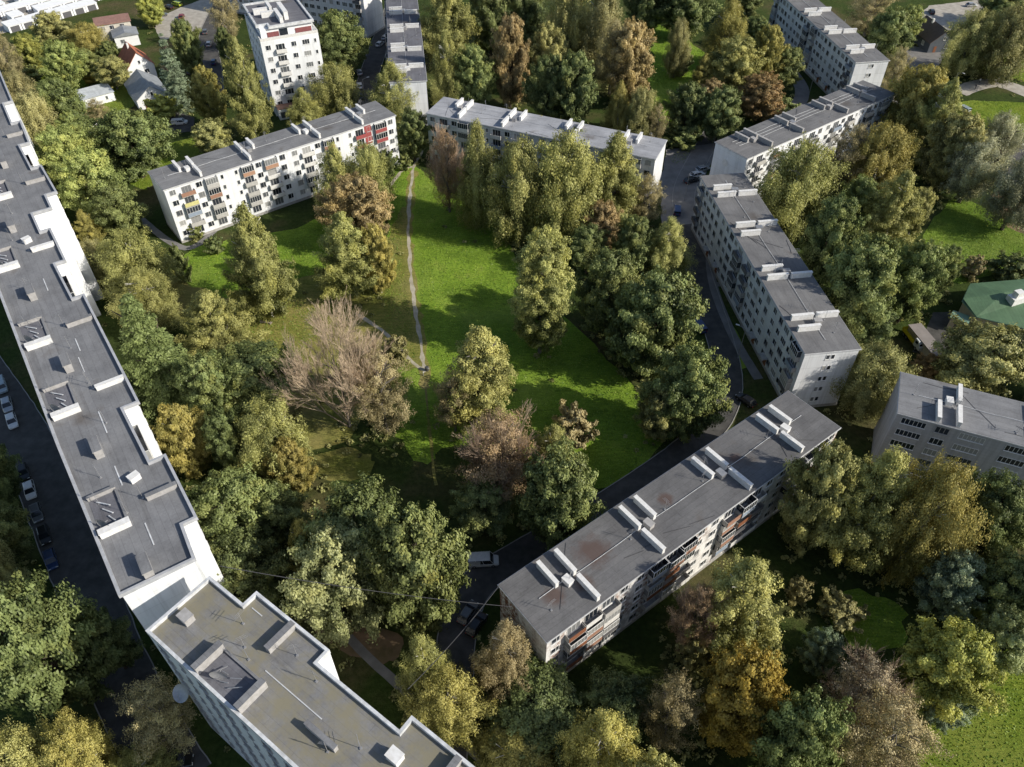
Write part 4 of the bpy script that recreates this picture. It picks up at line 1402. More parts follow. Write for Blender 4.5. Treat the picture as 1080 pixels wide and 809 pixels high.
# type -> crown shape, leaf, trunk, clear stem (m), default name
TYPES = dict(
    bi=('birch', 'birch', 'birch', 1.5, 'birch_tree'), by=('birch', 'birchyellow', 'birch', 1.5, 'birch_tree'), bp=('birch', 'pale', 'birch', 1.5, 'birch_tree'),
    fb=('fan', 'birch', 'birch', 1.5, 'birch_tree'), fy=('fan', 'birchyellow', 'birch', 1.5, 'birch_tree'), fp=('fan', 'pale', 'grey', 1.5, 'willow_tree'),
    fo=('fan', 'olive', 'grey', 1.5, 'willow_tree'),
    rb=('round', 'birch', 'birch', 1.5, 'birch_tree'), ry=('round', 'birchyellow', 'birch', 1.5, 'birch_tree'), cb=('cone', 'birch', 'birch', 1.5, 'birch_tree'),
    st=('birch', 'straw', 'birch', 1.5, 'birch_tree'),
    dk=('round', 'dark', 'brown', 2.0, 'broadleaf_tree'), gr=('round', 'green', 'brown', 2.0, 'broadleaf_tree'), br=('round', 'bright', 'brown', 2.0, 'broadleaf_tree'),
    ol=('round', 'olive', 'grey', 1.5, 'broadleaf_tree'), bn=('sparse', 'brown', 'grey', 2.0, 'broadleaf_tree'), og=('round', 'orange', 'brown', 2.0, 'broadleaf_tree'),
    yl=('round', 'yellow', 'brown', 2.0, 'maple_tree'), yg=('round', 'yellowgreen', 'brown', 1.5, 'broadleaf_tree'), ru=('bigleaf', 'rust', 'brown', 1.5, 'maple_tree'),
    ch=('bigleaf', 'dark', 'brown', 2.0, 'chestnut_tree'), mg=('bigleaf', 'green', 'brown', 2.0, 'maple_tree'), mp=('bigleaf', 'palegreen', 'brown', 2.0, 'maple_tree'),
    po=('column', 'birch', 'grey', 2.0, 'poplar_tree'), pg=('cone', 'birch', 'grey', 2.0, 'poplar_tree'), cy=('cone', 'birchyellow', 'grey', 1.0, 'poplar_tree'),
    sp=('spruce', 'green', 'brown', 1.0, 'spruce_tree'), sl=('spruce', 'bright', 'brown', 1.0, 'larch_tree'), bs=('spruce', 'bluegreen', 'brown', 0.5, 'blue_spruce'),
    wi=('fan', 'silver', 'lean', 3.0, 'willow_tree'), pb=('sparse', 'pinkgrey', 'grey', 1.5, 'bare_tree'), hz=('bigleaf', 'dark', 'brown', 2.0, 'broadleaf_tree'), bg=('bigleaf', 'bluegreen', 'brown', 1.0, 'broadleaf_tree'),
    pk=('sparse', 'pink', 'grey', 2.0, 'bare_tree'), de=('dead', None, None, 0.6, 'dead_tree'), ba=('grey', None, None, 1.5, 'bare_tree'),
    sd=('shrub', 'dark', None, 0.0, 'shrub'), sg=('shrub', 'green', None, 0.0, 'shrub'), sy=('shrub', 'yellowgreen', None, 0.0, 'shrub'), sn=('shrub', 'brown', None, 0.0, 'shrub'),
    sq=('shrub', 'pale', None, 0.0, 'shrub'), sf=('shrub', 'yellow', None, 0.0, 'flowering_shrub'),
)
_ct = {}
TREE_POS = []


def tree(u0, v0, u1, v1, ty, label, name=None):
    sh, lf, tk, clear, dn = TYPES[ty]
    u, v = (u0 + u1) / 2, (v0 + v1) / 2
    d = Vector(ray(u, v))
    dl = math.asin(-d.z / d.length)
    rx, rz = 4.0, 5.0
    for _ in range(12):
        zc = clear + rz
        t = (zc - CAM_H) / d.z
        sc = F_PX / t                      # t is the depth along the view axis
        rx = (u1 - u0) / 2 / sc
        hp = (v1 - v0) / 2 / sc
        q = max(hp * hp - (rx * math.sin(dl)) ** 2, 0.0)
        rz_n = min(max(math.sqrt(q) / math.cos(dl), 0.62 * rx), 2.3 * rx)
        rz = 0.5 * rz + 0.5 * rz_n
    c = d * t
    H = clear + 2 * rz
    i = _ct.get(sh, 0)
    _ct[sh] = i + 1
    o = thing(name or dn, label, 'shrub' if dn.endswith('shrub') else 'tree', (c.x, c.y, 0), random.uniform(0, 6.28))
    if sh in ('dead', 'grey'):
        me = BARE[sh]
        p = put('crown', me, o, (0, 0, clear + rz))
        p.scale = (rx, rx, rz)
        tr = put('trunk', TR['grey'][0], o)
        tr.scale = (rx * .55, rx * .55, H * .75)
        TREE_POS.append((c.x, c.y, rx, H))
        return o
    me = CR[sh][i % len(CR[sh])]
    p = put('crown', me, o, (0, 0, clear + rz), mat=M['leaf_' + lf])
    p.scale = (rx, rx, rz)
    if ty in ('pk', 'pb'):
        q = put('branches', BARE['twiggy'], o, (0, 0, clear + rz))
        q.scale = (rx * .95, rx * .95, rz)
    if tk:
        tr = put('trunk', TR[tk][i % len(TR[tk])], o)
        tr.scale = (rx, rx, H)
    TREE_POS.append((c.x, c.y, rx, H))
    return o

TREES = [
    # ---- between the long slab and the small houses, top left
    (-8, 34, 22, 92, 'bn', 'reddish brown bushy tree at the far left edge below the pale yard'),
    (14, 36, 46, 74, 'yg', 'bright yellow-green rounded tree just below the pale yard at the left'),
    (34, 14, 76, 52, 'ol', 'grey-olive spreading tree at the edge of the pale yard'),
    (72, 24, 112, 60, 'fy', 'yellowish loose tree left of the house with the flat red-brown roof'),
    (46, 44, 84, 92, 'br', 'green bushy tree in the gardens beside the bright yellow-green one'),
    (76, 52, 104, 80, 'gr', 'small green garden tree above the yellow flowering shrub'),
    (86, 73, 104, 88, 'sf', 'bright yellow flowering shrub in the gardens above the white shed'),
    (98, 60, 136, 90, 'ol', 'olive garden tree left of the steep red roof'),
    (104, 44, 126, 66, 'gr', 'small dark green tree in front of the flat red-brown roof'),
    (20, 70, 46, 84, 'sg', 'clipped light green shrub on the lawn under the yellow-green tree'),
    (2, 74, 42, 128, 'fp', 'pale olive willow topmost beside the far end of the long slab'),
    (18, 96, 64, 154, 'fp', 'pale grey-olive willow hugging the long slab, below the topmost willow'),
    (40, 84, 88, 142, 'gr', 'mid green tree left of the white shed and beside the pale willows'),
    (62, 118, 92, 152, 'br', 'green tree below the white shed at the end of its fence'),
    (88, 104, 114, 128, 'bn', 'low brownish bush-like tree in front of the white shed'),
    (100, 116, 176, 184, 'mg', 'large round green maple on the lawn below the grey-roofed house'),
    (40, 132, 102, 196, 'br', 'broad soft green tree between the long slab and the round maple'),
    (62, 158, 132, 232, 'br', 'largest soft green tree beside the long slab, its crown spilling towards the shaded driveway'),
    (94, 192, 148, 246, 'gr', 'round mid green tree left of the white five-storey block end wall'),
    (79, 220, 106, 262, 'cy', 'slim golden tree tight against the white side of the long slab'),
    (80, 250, 118, 296, 'fp', 'pale grey willow leaning over the long slab above the bay-like white walls'),
    (100, 240, 178, 318, 'fb', 'broad olive birch below the slim golden tree, topmost of the olive row by the slab'),
    (118, 276, 190, 346, 'bi', 'olive weeping birch right behind the layered spruce'),
    (180, 256, 200, 300, 'sd', 'dark grey-green shrub beside the corner of the white five-storey block'),
    (196, 234, 214, 252, 'sg', 'small green shrub at the foot of the block corner beside the lit lawn'),
    (190, 300, 264, 382, 'cb', 'pale olive birch left of the grass clearing with the bench'),
    (106, 300, 210, 438, 'sp', 'tall layered green spruce with drooping tiers against the long slab'),
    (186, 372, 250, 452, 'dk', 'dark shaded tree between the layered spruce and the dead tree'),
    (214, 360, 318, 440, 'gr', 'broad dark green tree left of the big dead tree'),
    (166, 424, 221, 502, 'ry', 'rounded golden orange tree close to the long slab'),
    (216, 430, 262, 500, 'dk', 'dark tree squeezed between the golden tree and the yellow-olive birch'),
    (242, 416, 328, 508, 'fb', 'round yellow-olive birch below the big dead tree'),
    (284, 462, 330, 524, 'ry', 'smaller orange-yellow birch at the right foot of the round yellow-olive birch'),
    (196, 494, 288, 586, 'mg', 'large dense green maple beside the near half of the long slab'),
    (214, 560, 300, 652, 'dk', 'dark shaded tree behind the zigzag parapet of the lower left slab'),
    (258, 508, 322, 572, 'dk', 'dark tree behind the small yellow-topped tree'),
    (302, 540, 344, 612, 'cy', 'narrow yellow-topped tree behind the pale grey-green maple'),
    (322, 508, 432, 622, 'mg', 'large green maple in the middle of the lower left, behind the two front maples'),
    (386, 534, 488, 668, 'mg', 'large green maple left of the white van'),
    (306, 556, 402, 674, 'mp', 'pale grey-green maple whose trunk stands on the bare soil'),
    (306, 330, 408, 462, 'de', 'big leafless dead tree with pale fanning branches in the courtyard'),
    (368, 366, 434, 456, 'bn', 'brown half-bare tree leaning out from the right side of the big dead tree'),
    # ---- around the white five-storey block
    (234, 214, 307, 336, 'cb', 'tall conical olive birch in front of the white five-storey block'),
    (330, 150, 382, 226, 'bi', 'light green birch covering the middle of the white five-storey block'),
    (366, 150, 414, 226, 'fb', 'yellow-green birch just below the red balcony panels'),
    (346, 184, 412, 258, 'og', 'orange-brown tree in front of the birches by the white block'),
    (332, 222, 400, 312, 'cb', 'yellow-olive birch left of the dirt path, below the orange-brown tree'),
    (378, 238, 416, 306, 'ry', 'orange-tinged birch nearest to the dirt path on its left'),
    (418, 162, 434, 180, 'sg', 'round light green shrub where the two dirt paths meet'),
    (252, 250, 284, 268, 'sn', 'low reddish brown shrub at the foot of the white block'),
    (214, 248, 236, 268, 'sd', 'dark green shrub against the front of the white block'),
    (396, 158, 420, 188, 'sd', 'dark shrub under the right end of the white block'),
    # ---- row in front of the shaded block, top of the meadow
    (452, 132, 491, 224, 'pk', 'pinkish brown nearly bare tree at the left end of the shaded block'),
    (478, 128, 530, 234, 'bi', 'slender birch right of the pinkish bare tree, second from the left in the meadow row'),
    (514, 146, 584, 250, 'fb', 'full weeping birch left of centre in the meadow row'),
    (556, 138, 634, 254, 'fb', 'largest weeping birch in the middle of the meadow row'),
    (548, 122, 592, 172, 'bp', 'pale birch top showing over the roof of the shaded block'),
    (590, 136, 624, 186, 'gr', 'dark green crown between the two big weeping birches and the shaded block'),
    (614, 140, 682, 236, 'cb', 'tall weeping birch in front of the right half of the shaded block'),
    (664, 184, 702, 236, 'bn', 'grey-brown thinly leaved tree in front of the right end of the shaded block'),
    (614, 212, 656, 264, 'og', 'bright orange-brown tree below the weeping birches'),
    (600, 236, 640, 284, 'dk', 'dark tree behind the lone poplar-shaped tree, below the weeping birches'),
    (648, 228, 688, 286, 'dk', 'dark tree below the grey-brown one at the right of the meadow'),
    (538, 240, 605, 374, 'po', 'tall lone pale poplar-shaped tree standing on the meadow'),
    (606, 262, 682, 352, 'dk', 'dense dark green tree right of the tall lone meadow tree'),
    (676, 226, 732, 292, 'bi', 'olive birch beside the parking bays near the long blue-shaded block'),
    (650, 284, 740, 396, 'ch', 'wide chestnut with glossy grey-green leaves beside the courtyard road'),
    (688, 362, 766, 464, 'gr', 'bright sided green tree at the bend of the courtyard road'),
    (672, 402, 720, 464, 'ol', 'olive undergrown tree left of the tree at the road bend'),
    (640, 330, 684, 384, 'dk', 'dark tree tucked left of the wide chestnut'),
    (462, 338, 552, 452, 'pg', 'broad grey-olive poplar right of the litter bin'),
    (456, 388, 500, 452, 'bn', 'brownish thin tree at the left side of the broad grey-olive poplar'),
    (484, 430, 568, 532, 'pk', 'pinkish beige nearly bare tree below the broad grey-olive poplar'),
    (556, 442, 612, 512, 'bi', 'olive birch between the pinkish bare tree and the dark brown bush'),
    (548, 472, 636, 582, 'mg', 'large green maple above the white van'),
    (476, 502, 540, 566, 'dk', 'dark tree under the pinkish bare tree'),
    (584, 424, 628, 472, 'sn', 'dark brown bush on the shaded edge of the meadow'),
    (404, 352, 432, 384, 'sq', 'pale grey-green shrub in the fork of the dirt paths'),
    # ---- wood at the top centre
    (442, -22, 502, 66, 'cb', 'yellow-green birch at the top edge, right of the block seen end-on'),
    (450, 34, 494, 112, 'bi', 'light weeping birch beside the block seen end-on, second in line from the top'),
    (476, 50, 522, 112, 'gr', 'dark green rounded tree behind the left end of the pale roof'),
    (494, -18, 540, 52, 'dk', 'dark tree at the top edge behind the orange-topped tree'),
    (530, -22, 578, 46, 'dk', 'second dark tree at the top edge, right behind the orange-topped tree'),
    (518, 20, 558, 106, 'og', 'tall orange-topped tree behind the shaded block'),
    (556, 28, 598, 96, 'ol', 'olive tree right of the orange-topped tree'),
    (558, 60, 602, 126, 'dk', 'dark left neighbour of the big round chestnut behind the pale roof'),
    (582, 58, 630, 130, 'ch', 'big round dark chestnut behind the middle of the pale roof'),
    (576, -20, 626, 64, 'fo', 'grey-olive tall tree at the top edge near the centre'),
    (608, -24, 664, 72, 'bp', 'pale feathery birch at the top edge left of the sunlit clearing'),
    (626, 22, 666, 92, 'bn', 'pinkish brown tree behind the russet tree left of the clearing'),
    (638, 26, 690, 104, 'og', 'large russet tree at the left edge of the sunlit clearing'),
    (638, 86, 668, 140, 'by', 'narrow yellow birch below the russet tree'),
    (658, 92, 694, 146, 'fo', 'olive birch behind the right end of the pale roof'),
    (682, 110, 704, 148, 'bn', 'thin brown tree behind the right corner of the pale roof'),
    (702, 20, 728, 76, 'fp', 'grey slender tree standing in the sunlit clearing'),
    (706, 50, 732, 78, 'sd', 'dark bush in the sunlit clearing under the grey slender tree'),
    (744, -4, 792, 66, 'by', 'tall yellow birch right of the clearing near the top edge'),
    (748, 40, 806, 98, 'rb', 'wide yellowish olive tree in front of the tall yellow birch'),
    (790, 30, 828, 92, 'ry', 'golden olive tree between the wide olive tree and the top right block'),
    (728, 58, 754, 100, 'cy', 'narrow straw-coloured tree above the dark chestnuts by the clearing'),
    (736, 84, 766, 112, 'og', 'small orange tree wedged above the dark chestnut pair'),
    (704, 88, 746, 142, 'ch', 'left chestnut of the dark pair behind the gap between the two blocks'),
    (738, 92, 784, 146, 'ch', 'right chestnut of the dark pair behind the gap between the two blocks'),
    (778, 78, 828, 124, 'ru', 'rust-tinted maple behind the block with roof pipes'),
    (808, 100, 842, 124, 'sd', 'dark bush between the rust-tinted maple and the block with roof pipes'),
    (784, 18, 812, 46, 'dk', 'small dark tree near the far end of the top right block'),
    (808, 50, 848, 92, 'gr', 'green tree against the shaded front of the top right block'),
    (704, 132, 740, 156, 'sg', 'green shrub right of the pale roof beside the parking bays'),
    (660, -26, 706, 30, 'dk', 'dark tree at the top edge above the clearing, leftmost of the dark top row'),
    (696, -26, 752, 34, 'dk', 'dark tree at the top edge above the clearing, widest of the dark top row'),
    (766, -22, 806, 16, 'dk', 'dark tree at the top edge beside the tall yellow birch'),
    # ---- tower and street
    (160, 36, 202, 112, 'bs', 'tall blue-grey spruce right of the grey-roofed house'),
    (182, 22, 213, 76, 'gr', 'green tree beside the street above the blue-grey spruce'),
    (202, 72, 236, 130, 'ry', 'golden brown tree left of the big birch by the tower'),
    (234, 42, 282, 144, 'cb', 'big yellow-olive birch left of the white seven-storey tower'),
    (202, 126, 244, 166, 'ol', 'low olive tree above the chimneys of the white block'),
    (144, -4, 172, 24, 'yg', 'yellow-green tree behind the flat red-brown roof'),
    (222, -12, 252, 46, 'bn', 'brownish tree at the left corner of the tower roof'),
    (228, 30, 246, 64, 'dk', 'dark tree in the shade of the tower beside the street'),
    (330, 14, 386, 74, 'gr', 'round green tree right of the tower'),
    (341, 22, 362, 58, 'ru', 'rusty red tree top between the tower and the round green tree'),
    (328, 66, 380, 122, 'fb', 'olive birch behind the roof of the white block, right of the tower'),
    (300, 92, 340, 134, 'bi', 'pale birch behind the white block at the tower foot'),
    (388, 64, 442, 130, 'bi', 'light weeping birch in front of the block seen end-on'),
    (418, 116, 452, 164, 'dk', 'dark tree in the gap between the white block and the pale block'),
    (148, 104, 188, 126, 'sy', 'yellow-green hedge-like shrub under the gable of the grey-roofed house'),
    # ---- right side
    (912, 12, 962, 70, 'dk', 'dark green tree behind the roof of the top right block'),
    (896, -14, 944, 32, 'bn', 'brown tree at the top edge over the top right block'),
    (942, 6, 974, 40, 'br', 'light green tree left of the dark timber house'),
    (930, 50, 958, 102, 'bn', 'thin brownish tree by the bright end wall of the top right block'),
    (996, 10, 1052, 74, 'fo', 'grey-olive willow right of the dark timber house'),
    (1034, 6, 1094, 80, 'fo', 'large olive willow at the right edge above the gravel path'),
    (1036, -10, 1082, 22, 'dk', 'dark tree in the top right corner'),
    (938, 72, 1000, 158, 'ry', 'orange-tinged tree at the right end of the block with roof pipes'),
    (962, 84, 1018, 172, 'cb', 'olive birch right of the orange-tinged tree and left of the silver willows'),
    (978, 120, 1036, 196, 'ol', 'dull olive tree between the wood and the silver willows'),
    (898, 128, 960, 206, 'fy', 'golden brown tree below the right half of the block with roof pipes'),
    (872, 130, 920, 196, 'bn', 'brown tree in front of the balconies of the block with roof pipes'),
    (800, 146, 884, 246, 'fb', 'big yellow-green birch right beside the roof of the long blue-shaded block'),
    (848, 206, 906, 300, 'dk', 'dark tree below the big yellow-green birch'),
    (914, 178, 972, 264, 'cb', 'yellow-olive birch in the middle of the wood on the right'),
    (882, 186, 926, 244, 'gr', 'green tree left of the yellow-olive birch in the wood on the right'),
    (866, 248, 946, 356, 'gr', 'sunlit green tree right of the long blue-shaded block roof'),
    (938, 254, 994, 338, 'gr', 'oval mid green tree left of the green roofed building'),
    (984, 258, 1012, 308, 'dk', 'dark upright tree left of the green roof'),
    (954, 198, 984, 244, 'ol', 'small round olive tree on the edge of the bright right lawn'),
    (1000, 142, 1058, 206, 'wi', 'silver willow with leaning trunk left of the parked white car'),
    (1028, 118, 1074, 178, 'wi', 'silver willow by the gravel path, topmost of the willows'),
    (1048, 160, 1110, 236, 'wi', 'silver willow with forked trunk at the right edge over the soil bank'),
    (1046, 266, 1094, 302, 'sd', 'dark shrub at the right edge above the green roof'),
    (1016, 268, 1040, 296, 'sn', 'thin brown shrub at the top corner of the green roof'),
    (990, 338, 1084, 424, 'ol', 'big dark olive tree in front of the green-roofed building'),
    (886, 356, 958, 436, 'fo', 'grey-olive tree between the white end wall and the drab grey block'),
    (966, 374, 998, 400, 'ru', 'small dark orange tree behind the corner of the drab grey block'),
    (896, 318, 944, 372, 'dk', 'dark tree below the sunlit green tree'),
    (828, 462, 898, 586, 'ol', 'shaded olive tree beside the right end of the block with cluttered balconies'),
    (874, 464, 962, 600, 'cb', 'olive birch in front of the left end of the drab grey block'),
    (936, 470, 1018, 626, 'fy', 'yellow-green birch in front of the drab grey block, brightest of the clump'),
    (902, 488, 932, 536, 'og', 'small orange tree in front of the olive birch'),
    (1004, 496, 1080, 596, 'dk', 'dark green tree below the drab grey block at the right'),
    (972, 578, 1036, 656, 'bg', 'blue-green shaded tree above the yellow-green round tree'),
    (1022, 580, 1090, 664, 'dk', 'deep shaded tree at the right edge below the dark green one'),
    (1030, 640, 1092, 714, 'mp', 'pale grey-green tree at the right edge of the lower lawn'),
    (948, 652, 1044, 762, 'yg', 'round yellow-green tree beside the lower right lawn'),
    (974, 716, 1022, 770, 'bg', 'grey-green bush-like tree at the foot of the round yellow-green tree'),
    (872, 686, 954, 776, 'pb', 'bare grey twiggy tree near the lower right lawn'),
    (884, 724, 984, 836, 'bn', 'wide brown tree in front of the bare grey tree at the bottom edge'),
    (798, 726, 880, 838, 'ch', 'dark chestnut at the bottom edge right of the golden maple'),
    (734, 680, 824, 792, 'yl', 'bright golden yellow maple at the lower right'),
    (728, 574, 832, 700, 'cb', 'tall yellow-olive birch below the cluttered balconies'),
    (708, 608, 760, 692, 'pk', 'pinkish brown thin tree left of the yellow-olive birch'),
    (714, 662, 748, 706, 'sq', 'pale olive bush between the pinkish tree and the golden maple'),
    (848, 660, 886, 712, 'bg', 'small grey-green tree in the shaded garden right of the golden maple'),
    (866, 622, 912, 662, 'sq', 'pale round bush on the shaded grass right of the yellow-olive birch'),
    (830, 608, 858, 640, 'sq', 'small pale bush left of the pale round bush on the shaded grass'),
    # ---- bottom
    (500, 646, 568, 742, 'st', 'straw-brown birch in front of the shaded end wall', 'birch_tree'),
    (512, 698, 618, 790, 'ch', 'dark green chestnut below the straw-brown birch'),
    (418, 654, 478, 752, 'bi', 'pale yellow birch right of the zigzag parapet'),
    (430, 700, 510, 786, 'fy', 'orange-yellow birch below the pale yellow birch'),
    (588, 736, 680, 838, 'by', 'yellow-green birch at the bottom edge near the centre'),
    (492, 748, 596, 842, 'by', 'olive yellow birch at the bottom edge beside the lower left slab'),
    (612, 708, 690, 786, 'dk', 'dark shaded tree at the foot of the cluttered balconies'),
    (676, 690, 740, 812, 'bn', 'dark brown shaded tree left of the golden maple'),
    (-8, 606, 98, 762, 'hz', 'large green tree with ragged boughs at the lower left edge'),
    (-30, 560, 14, 640, 'fo', 'olive tree cut by the left edge above the large ragged green one'),
    (-20, 756, 66, 850, 'fb', 'olive birch in the bottom left corner'),
    (44, 752, 118, 838, 'fy', 'yellow birch in the bottom left corner, brightest of three'),
    (104, 784, 182, 856, 'fb', 'green-gold birch at the bottom edge left of the lower slab'),
    (130, 706, 206, 800, 'bn', 'brown shaded tree below the dish on the lower left slab'),
    (84, 640, 138, 712, 'dk', 'dark shaded tree right of the large ragged green one'),
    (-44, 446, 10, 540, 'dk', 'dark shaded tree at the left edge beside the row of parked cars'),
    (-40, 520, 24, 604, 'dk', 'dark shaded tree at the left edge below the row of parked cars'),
    # ---- outside the frame, for the light and for other viewpoints
    (1090, 560, 1170, 680, 'gr', 'green tree beyond the right edge beside the lower lawn'),
    (1096, 330, 1170, 430, 'gr', 'green tree beyond the right edge beside the green roof'),
    (640, 800, 730, 900, 'ol', 'olive tree below the bottom edge near the centre'),
    (820, 830, 910, 940, 'gr', 'green tree below the bottom edge at the right'),
]
for row in TREES:
    if row[4] in ():
        continue
    o_ = tree(*row[:6], name=row[6] if len(row) > 6 else None)
    k_ = o_.name.split('.')[0]
    o_['group'] = {'birch_tree': 'birches around the blocks', 'broadleaf_tree': 'broadleaf trees around the blocks', 'shrub': 'shrubs around the blocks', 'maple_tree': 'maples around the blocks',
                   'chestnut_tree': 'chestnuts around the blocks', 'willow_tree': 'willows around the blocks', 'poplar_tree': 'poplar shaped trees', 'bare_tree': 'thinly leaved bare trees'}.get(k_, k_.replace('_', ' ') + ' of the neighbourhood')

# rough growth under the trees: countless, one object
rng_ = np.random.default_rng(5)
P_, T_ = [], []
for (x, y, r_, h_) in TREE_POS:
    for k in range(int(8 + 3 * r_)):
        a, d_2 = rng_.uniform(0, 6.28), r_ * rng_.uniform(.1, 1.5)
        bx, by = x + math.cos(a) * d_2, y + math.sin(a) * d_2
        if blocked(bx, by):
            continue
        if any(in_poly(bx, by, l_) for l_ in LAWNS) or (in_poly(bx, by, MEADOW) and rng_.random() < .85):
            continue
        rr = rng_.uniform(.3, .9)
        m_ = 26
        dd = unit(rng_.normal(size=(m_, 3)))
        dd[:, 2] = np.abs(dd[:, 2])
        P_.append(np.array([bx, by, 0.05]) + dd * rr * rng_.uniform(.6, 1, (m_, 1)) * np.array([1, 1, .8]))
        T_.append(np.clip(rng_.uniform(.1, .8) + rng_.normal(scale=.15, size=m_), 0, 1))
P_, T_ = np.concatenate(P_), np.concatenate(T_)
me_ = leaf_mesh('undergrowth', P_, unit(rng_.normal(size=P_.shape) + np.array([0, 0, .8])), rng_.uniform(.16, .34, len(P_)), T_, 1.0, 'leaf_olive', None, .6, rng_)
ug = bpy.data.objects.new('undergrowth', me_)
link(ug)
ug['kind'] = 'stuff'
ug['label'] = 'low weeds and rough growth under the trees'

# grass tufts and fallen leaves standing up from the meadow: countless, one object
def tufts(name, polys, n, mat, size, seed, label):
    rg = np.random.default_rng(seed)
    pts = []
    for poly in polys:
        xs, ys = [q[0] for q in poly], [q[1] for q in poly]
        ar = abs(sum(poly[i - 1][0] * poly[i][1] - poly[i][0] * poly[i - 1][1] for i in range(len(poly)))) / 2
        k = int(n * ar)
        X, Y = rg.uniform(min(xs), max(xs), k * 3), rg.uniform(min(ys), max(ys), k * 3)
        ins = np.zeros(len(X), bool)
        for i in range(len(poly)):
            x1, y1, x2, y2 = *poly[i - 1][:2], *poly[i][:2]
            if y1 == y2:
                continue
            ins ^= ((y1 > Y) != (y2 > Y)) & (X < (x2 - x1) * (Y - y1) / (y2 - y1) + x1)
        pts.append(np.stack([X[ins], Y[ins]], 1)[:k])
    q = np.concatenate(pts)
    keep = np.ones(len(q), bool)
    for c_, w_ in ROADS:
        for p in c_:
            keep &= (q[:, 0] - p[0]) ** 2 + (q[:, 1] - p[1]) ** 2 > (w_ + .1) ** 2
    q = q[keep]
    m = len(q)
    P = np.concatenate([q, rg.uniform(.05, .14, (m, 1))], 1)
    patch = .5 + .5 * np.sin(q[:, 0] * .31 + 1.7 * np.sin(q[:, 1] * .17)) * np.cos(q[:, 1] * .23 + np.sin(q[:, 0] * .4))
    me = leaf_mesh(name, P, unit(rg.normal(size=(m, 3)) * .8 + np.array([0, 0, .7])), size * rg.uniform(.5, 1.4, m), np.clip(patch * .6 + rg.normal(scale=.22, size=m) + .15, 0, 1), 1.0, mat, None, .45, rg)
    at = me.attributes.new('autumn', 'FLOAT', 'FACE')
    at.data.foreach_set('value', np.clip((rg.random(m) < .10) * rg.uniform(.5, 1, m), 0, 1).astype(np.float32))
    o = bpy.data.objects.new(name, me)
    link(o)
    o['kind'] = 'stuff'
    o['label'] = label


M['leaf_grass'] = leaf_mat('grass_blades', (0.15, 0.26, 0.035), (0.44, 0.56, 0.10), .4)
tufts('grass_tufts', [MEADOW] + LAWNS, 9.0, 'leaf_grass', .17, 77, 'short grass tufts and fallen leaves on the lawns')

# ------------------------------------------------------------------ vehicles
def paint(name, c, metallic=0.2):
    m, nt, b_ = new_mat('car_paint_' + name)
    n_ = noise(nt, objco(nt), 2.0)
    nt.links.new(ramp(nt, n_, [(.3, tuple(x * .85 for x in c)), (.7, c)]), b_.inputs['Base Color'])
    b_.inputs['Roughness'].default_value = 0.3
    b_.inputs['Metallic'].default_value = metallic
    b_.inputs['Coat Weight'].default_value = 0.5
    return m


PAINT = dict(white=paint('white', (.78, .78, .78), 0), silver=paint('silver', (.5, .51, .53), .5), black=paint('black', (.015, .015, .017)), blue=paint('blue', (.03, .06, .16)),
             red=paint('red', (.30, .03, .03)), grey=paint('grey', (.14, .145, .15)), yellow=paint('yellow', (.75, .6, .03), 0), lime=paint('lime', (.5, .6, .05), 0), pale=paint('pale', (.42, .5, .55)))
M['tyre'] = simple('tyre_rubber', (.02, .02, .02), None, 6, .9)
M['rim'] = simple('wheel_rim', (.4, .4, .41), None, 6, .4, metallic=.6)
M['lamp'] = simple('lamp_lens', (.75, .75, .7), None, 6, .2)
M['tail'] = simple('tail_lamp', (.35, .02, .02), None, 6, .3)
M['car_glass'] = simple('car_glass', (.02, .024, .03), None, 2, .08, spec=.7)


def loft(secs, mat, name):
    """secs: (y half-width list along x) -> closed shell from cross sections of (x, [(y, z)...])"""
    b = MB()
    n = len(secs[0][1])
    vs = [(x, y, z) for x, pr in secs for y, z in pr]
    fs = []
    for i in range(len(secs) - 1):
        for j in range(n):
            k = (j + 1) % n
            fs.append((i * n + j, i * n + k, (i + 1) * n + k, (i + 1) * n + j))
    fs += [tuple(range(n))[::-1], tuple(range((len(secs) - 1) * n, len(secs) * n))]
    b.add(vs, fs)
    return b.mesh(name, M[mat] if mat in M else PAINT[mat])


def sect(w, z0, z1, r=.12):
    return [(-w + r * .4, z0), (w - r * .4, z0), (w, z0 + r), (w, z1 - r), (w - r, z1), (-w + r, z1), (-w, z1 - r), (-w, z0 + r)]


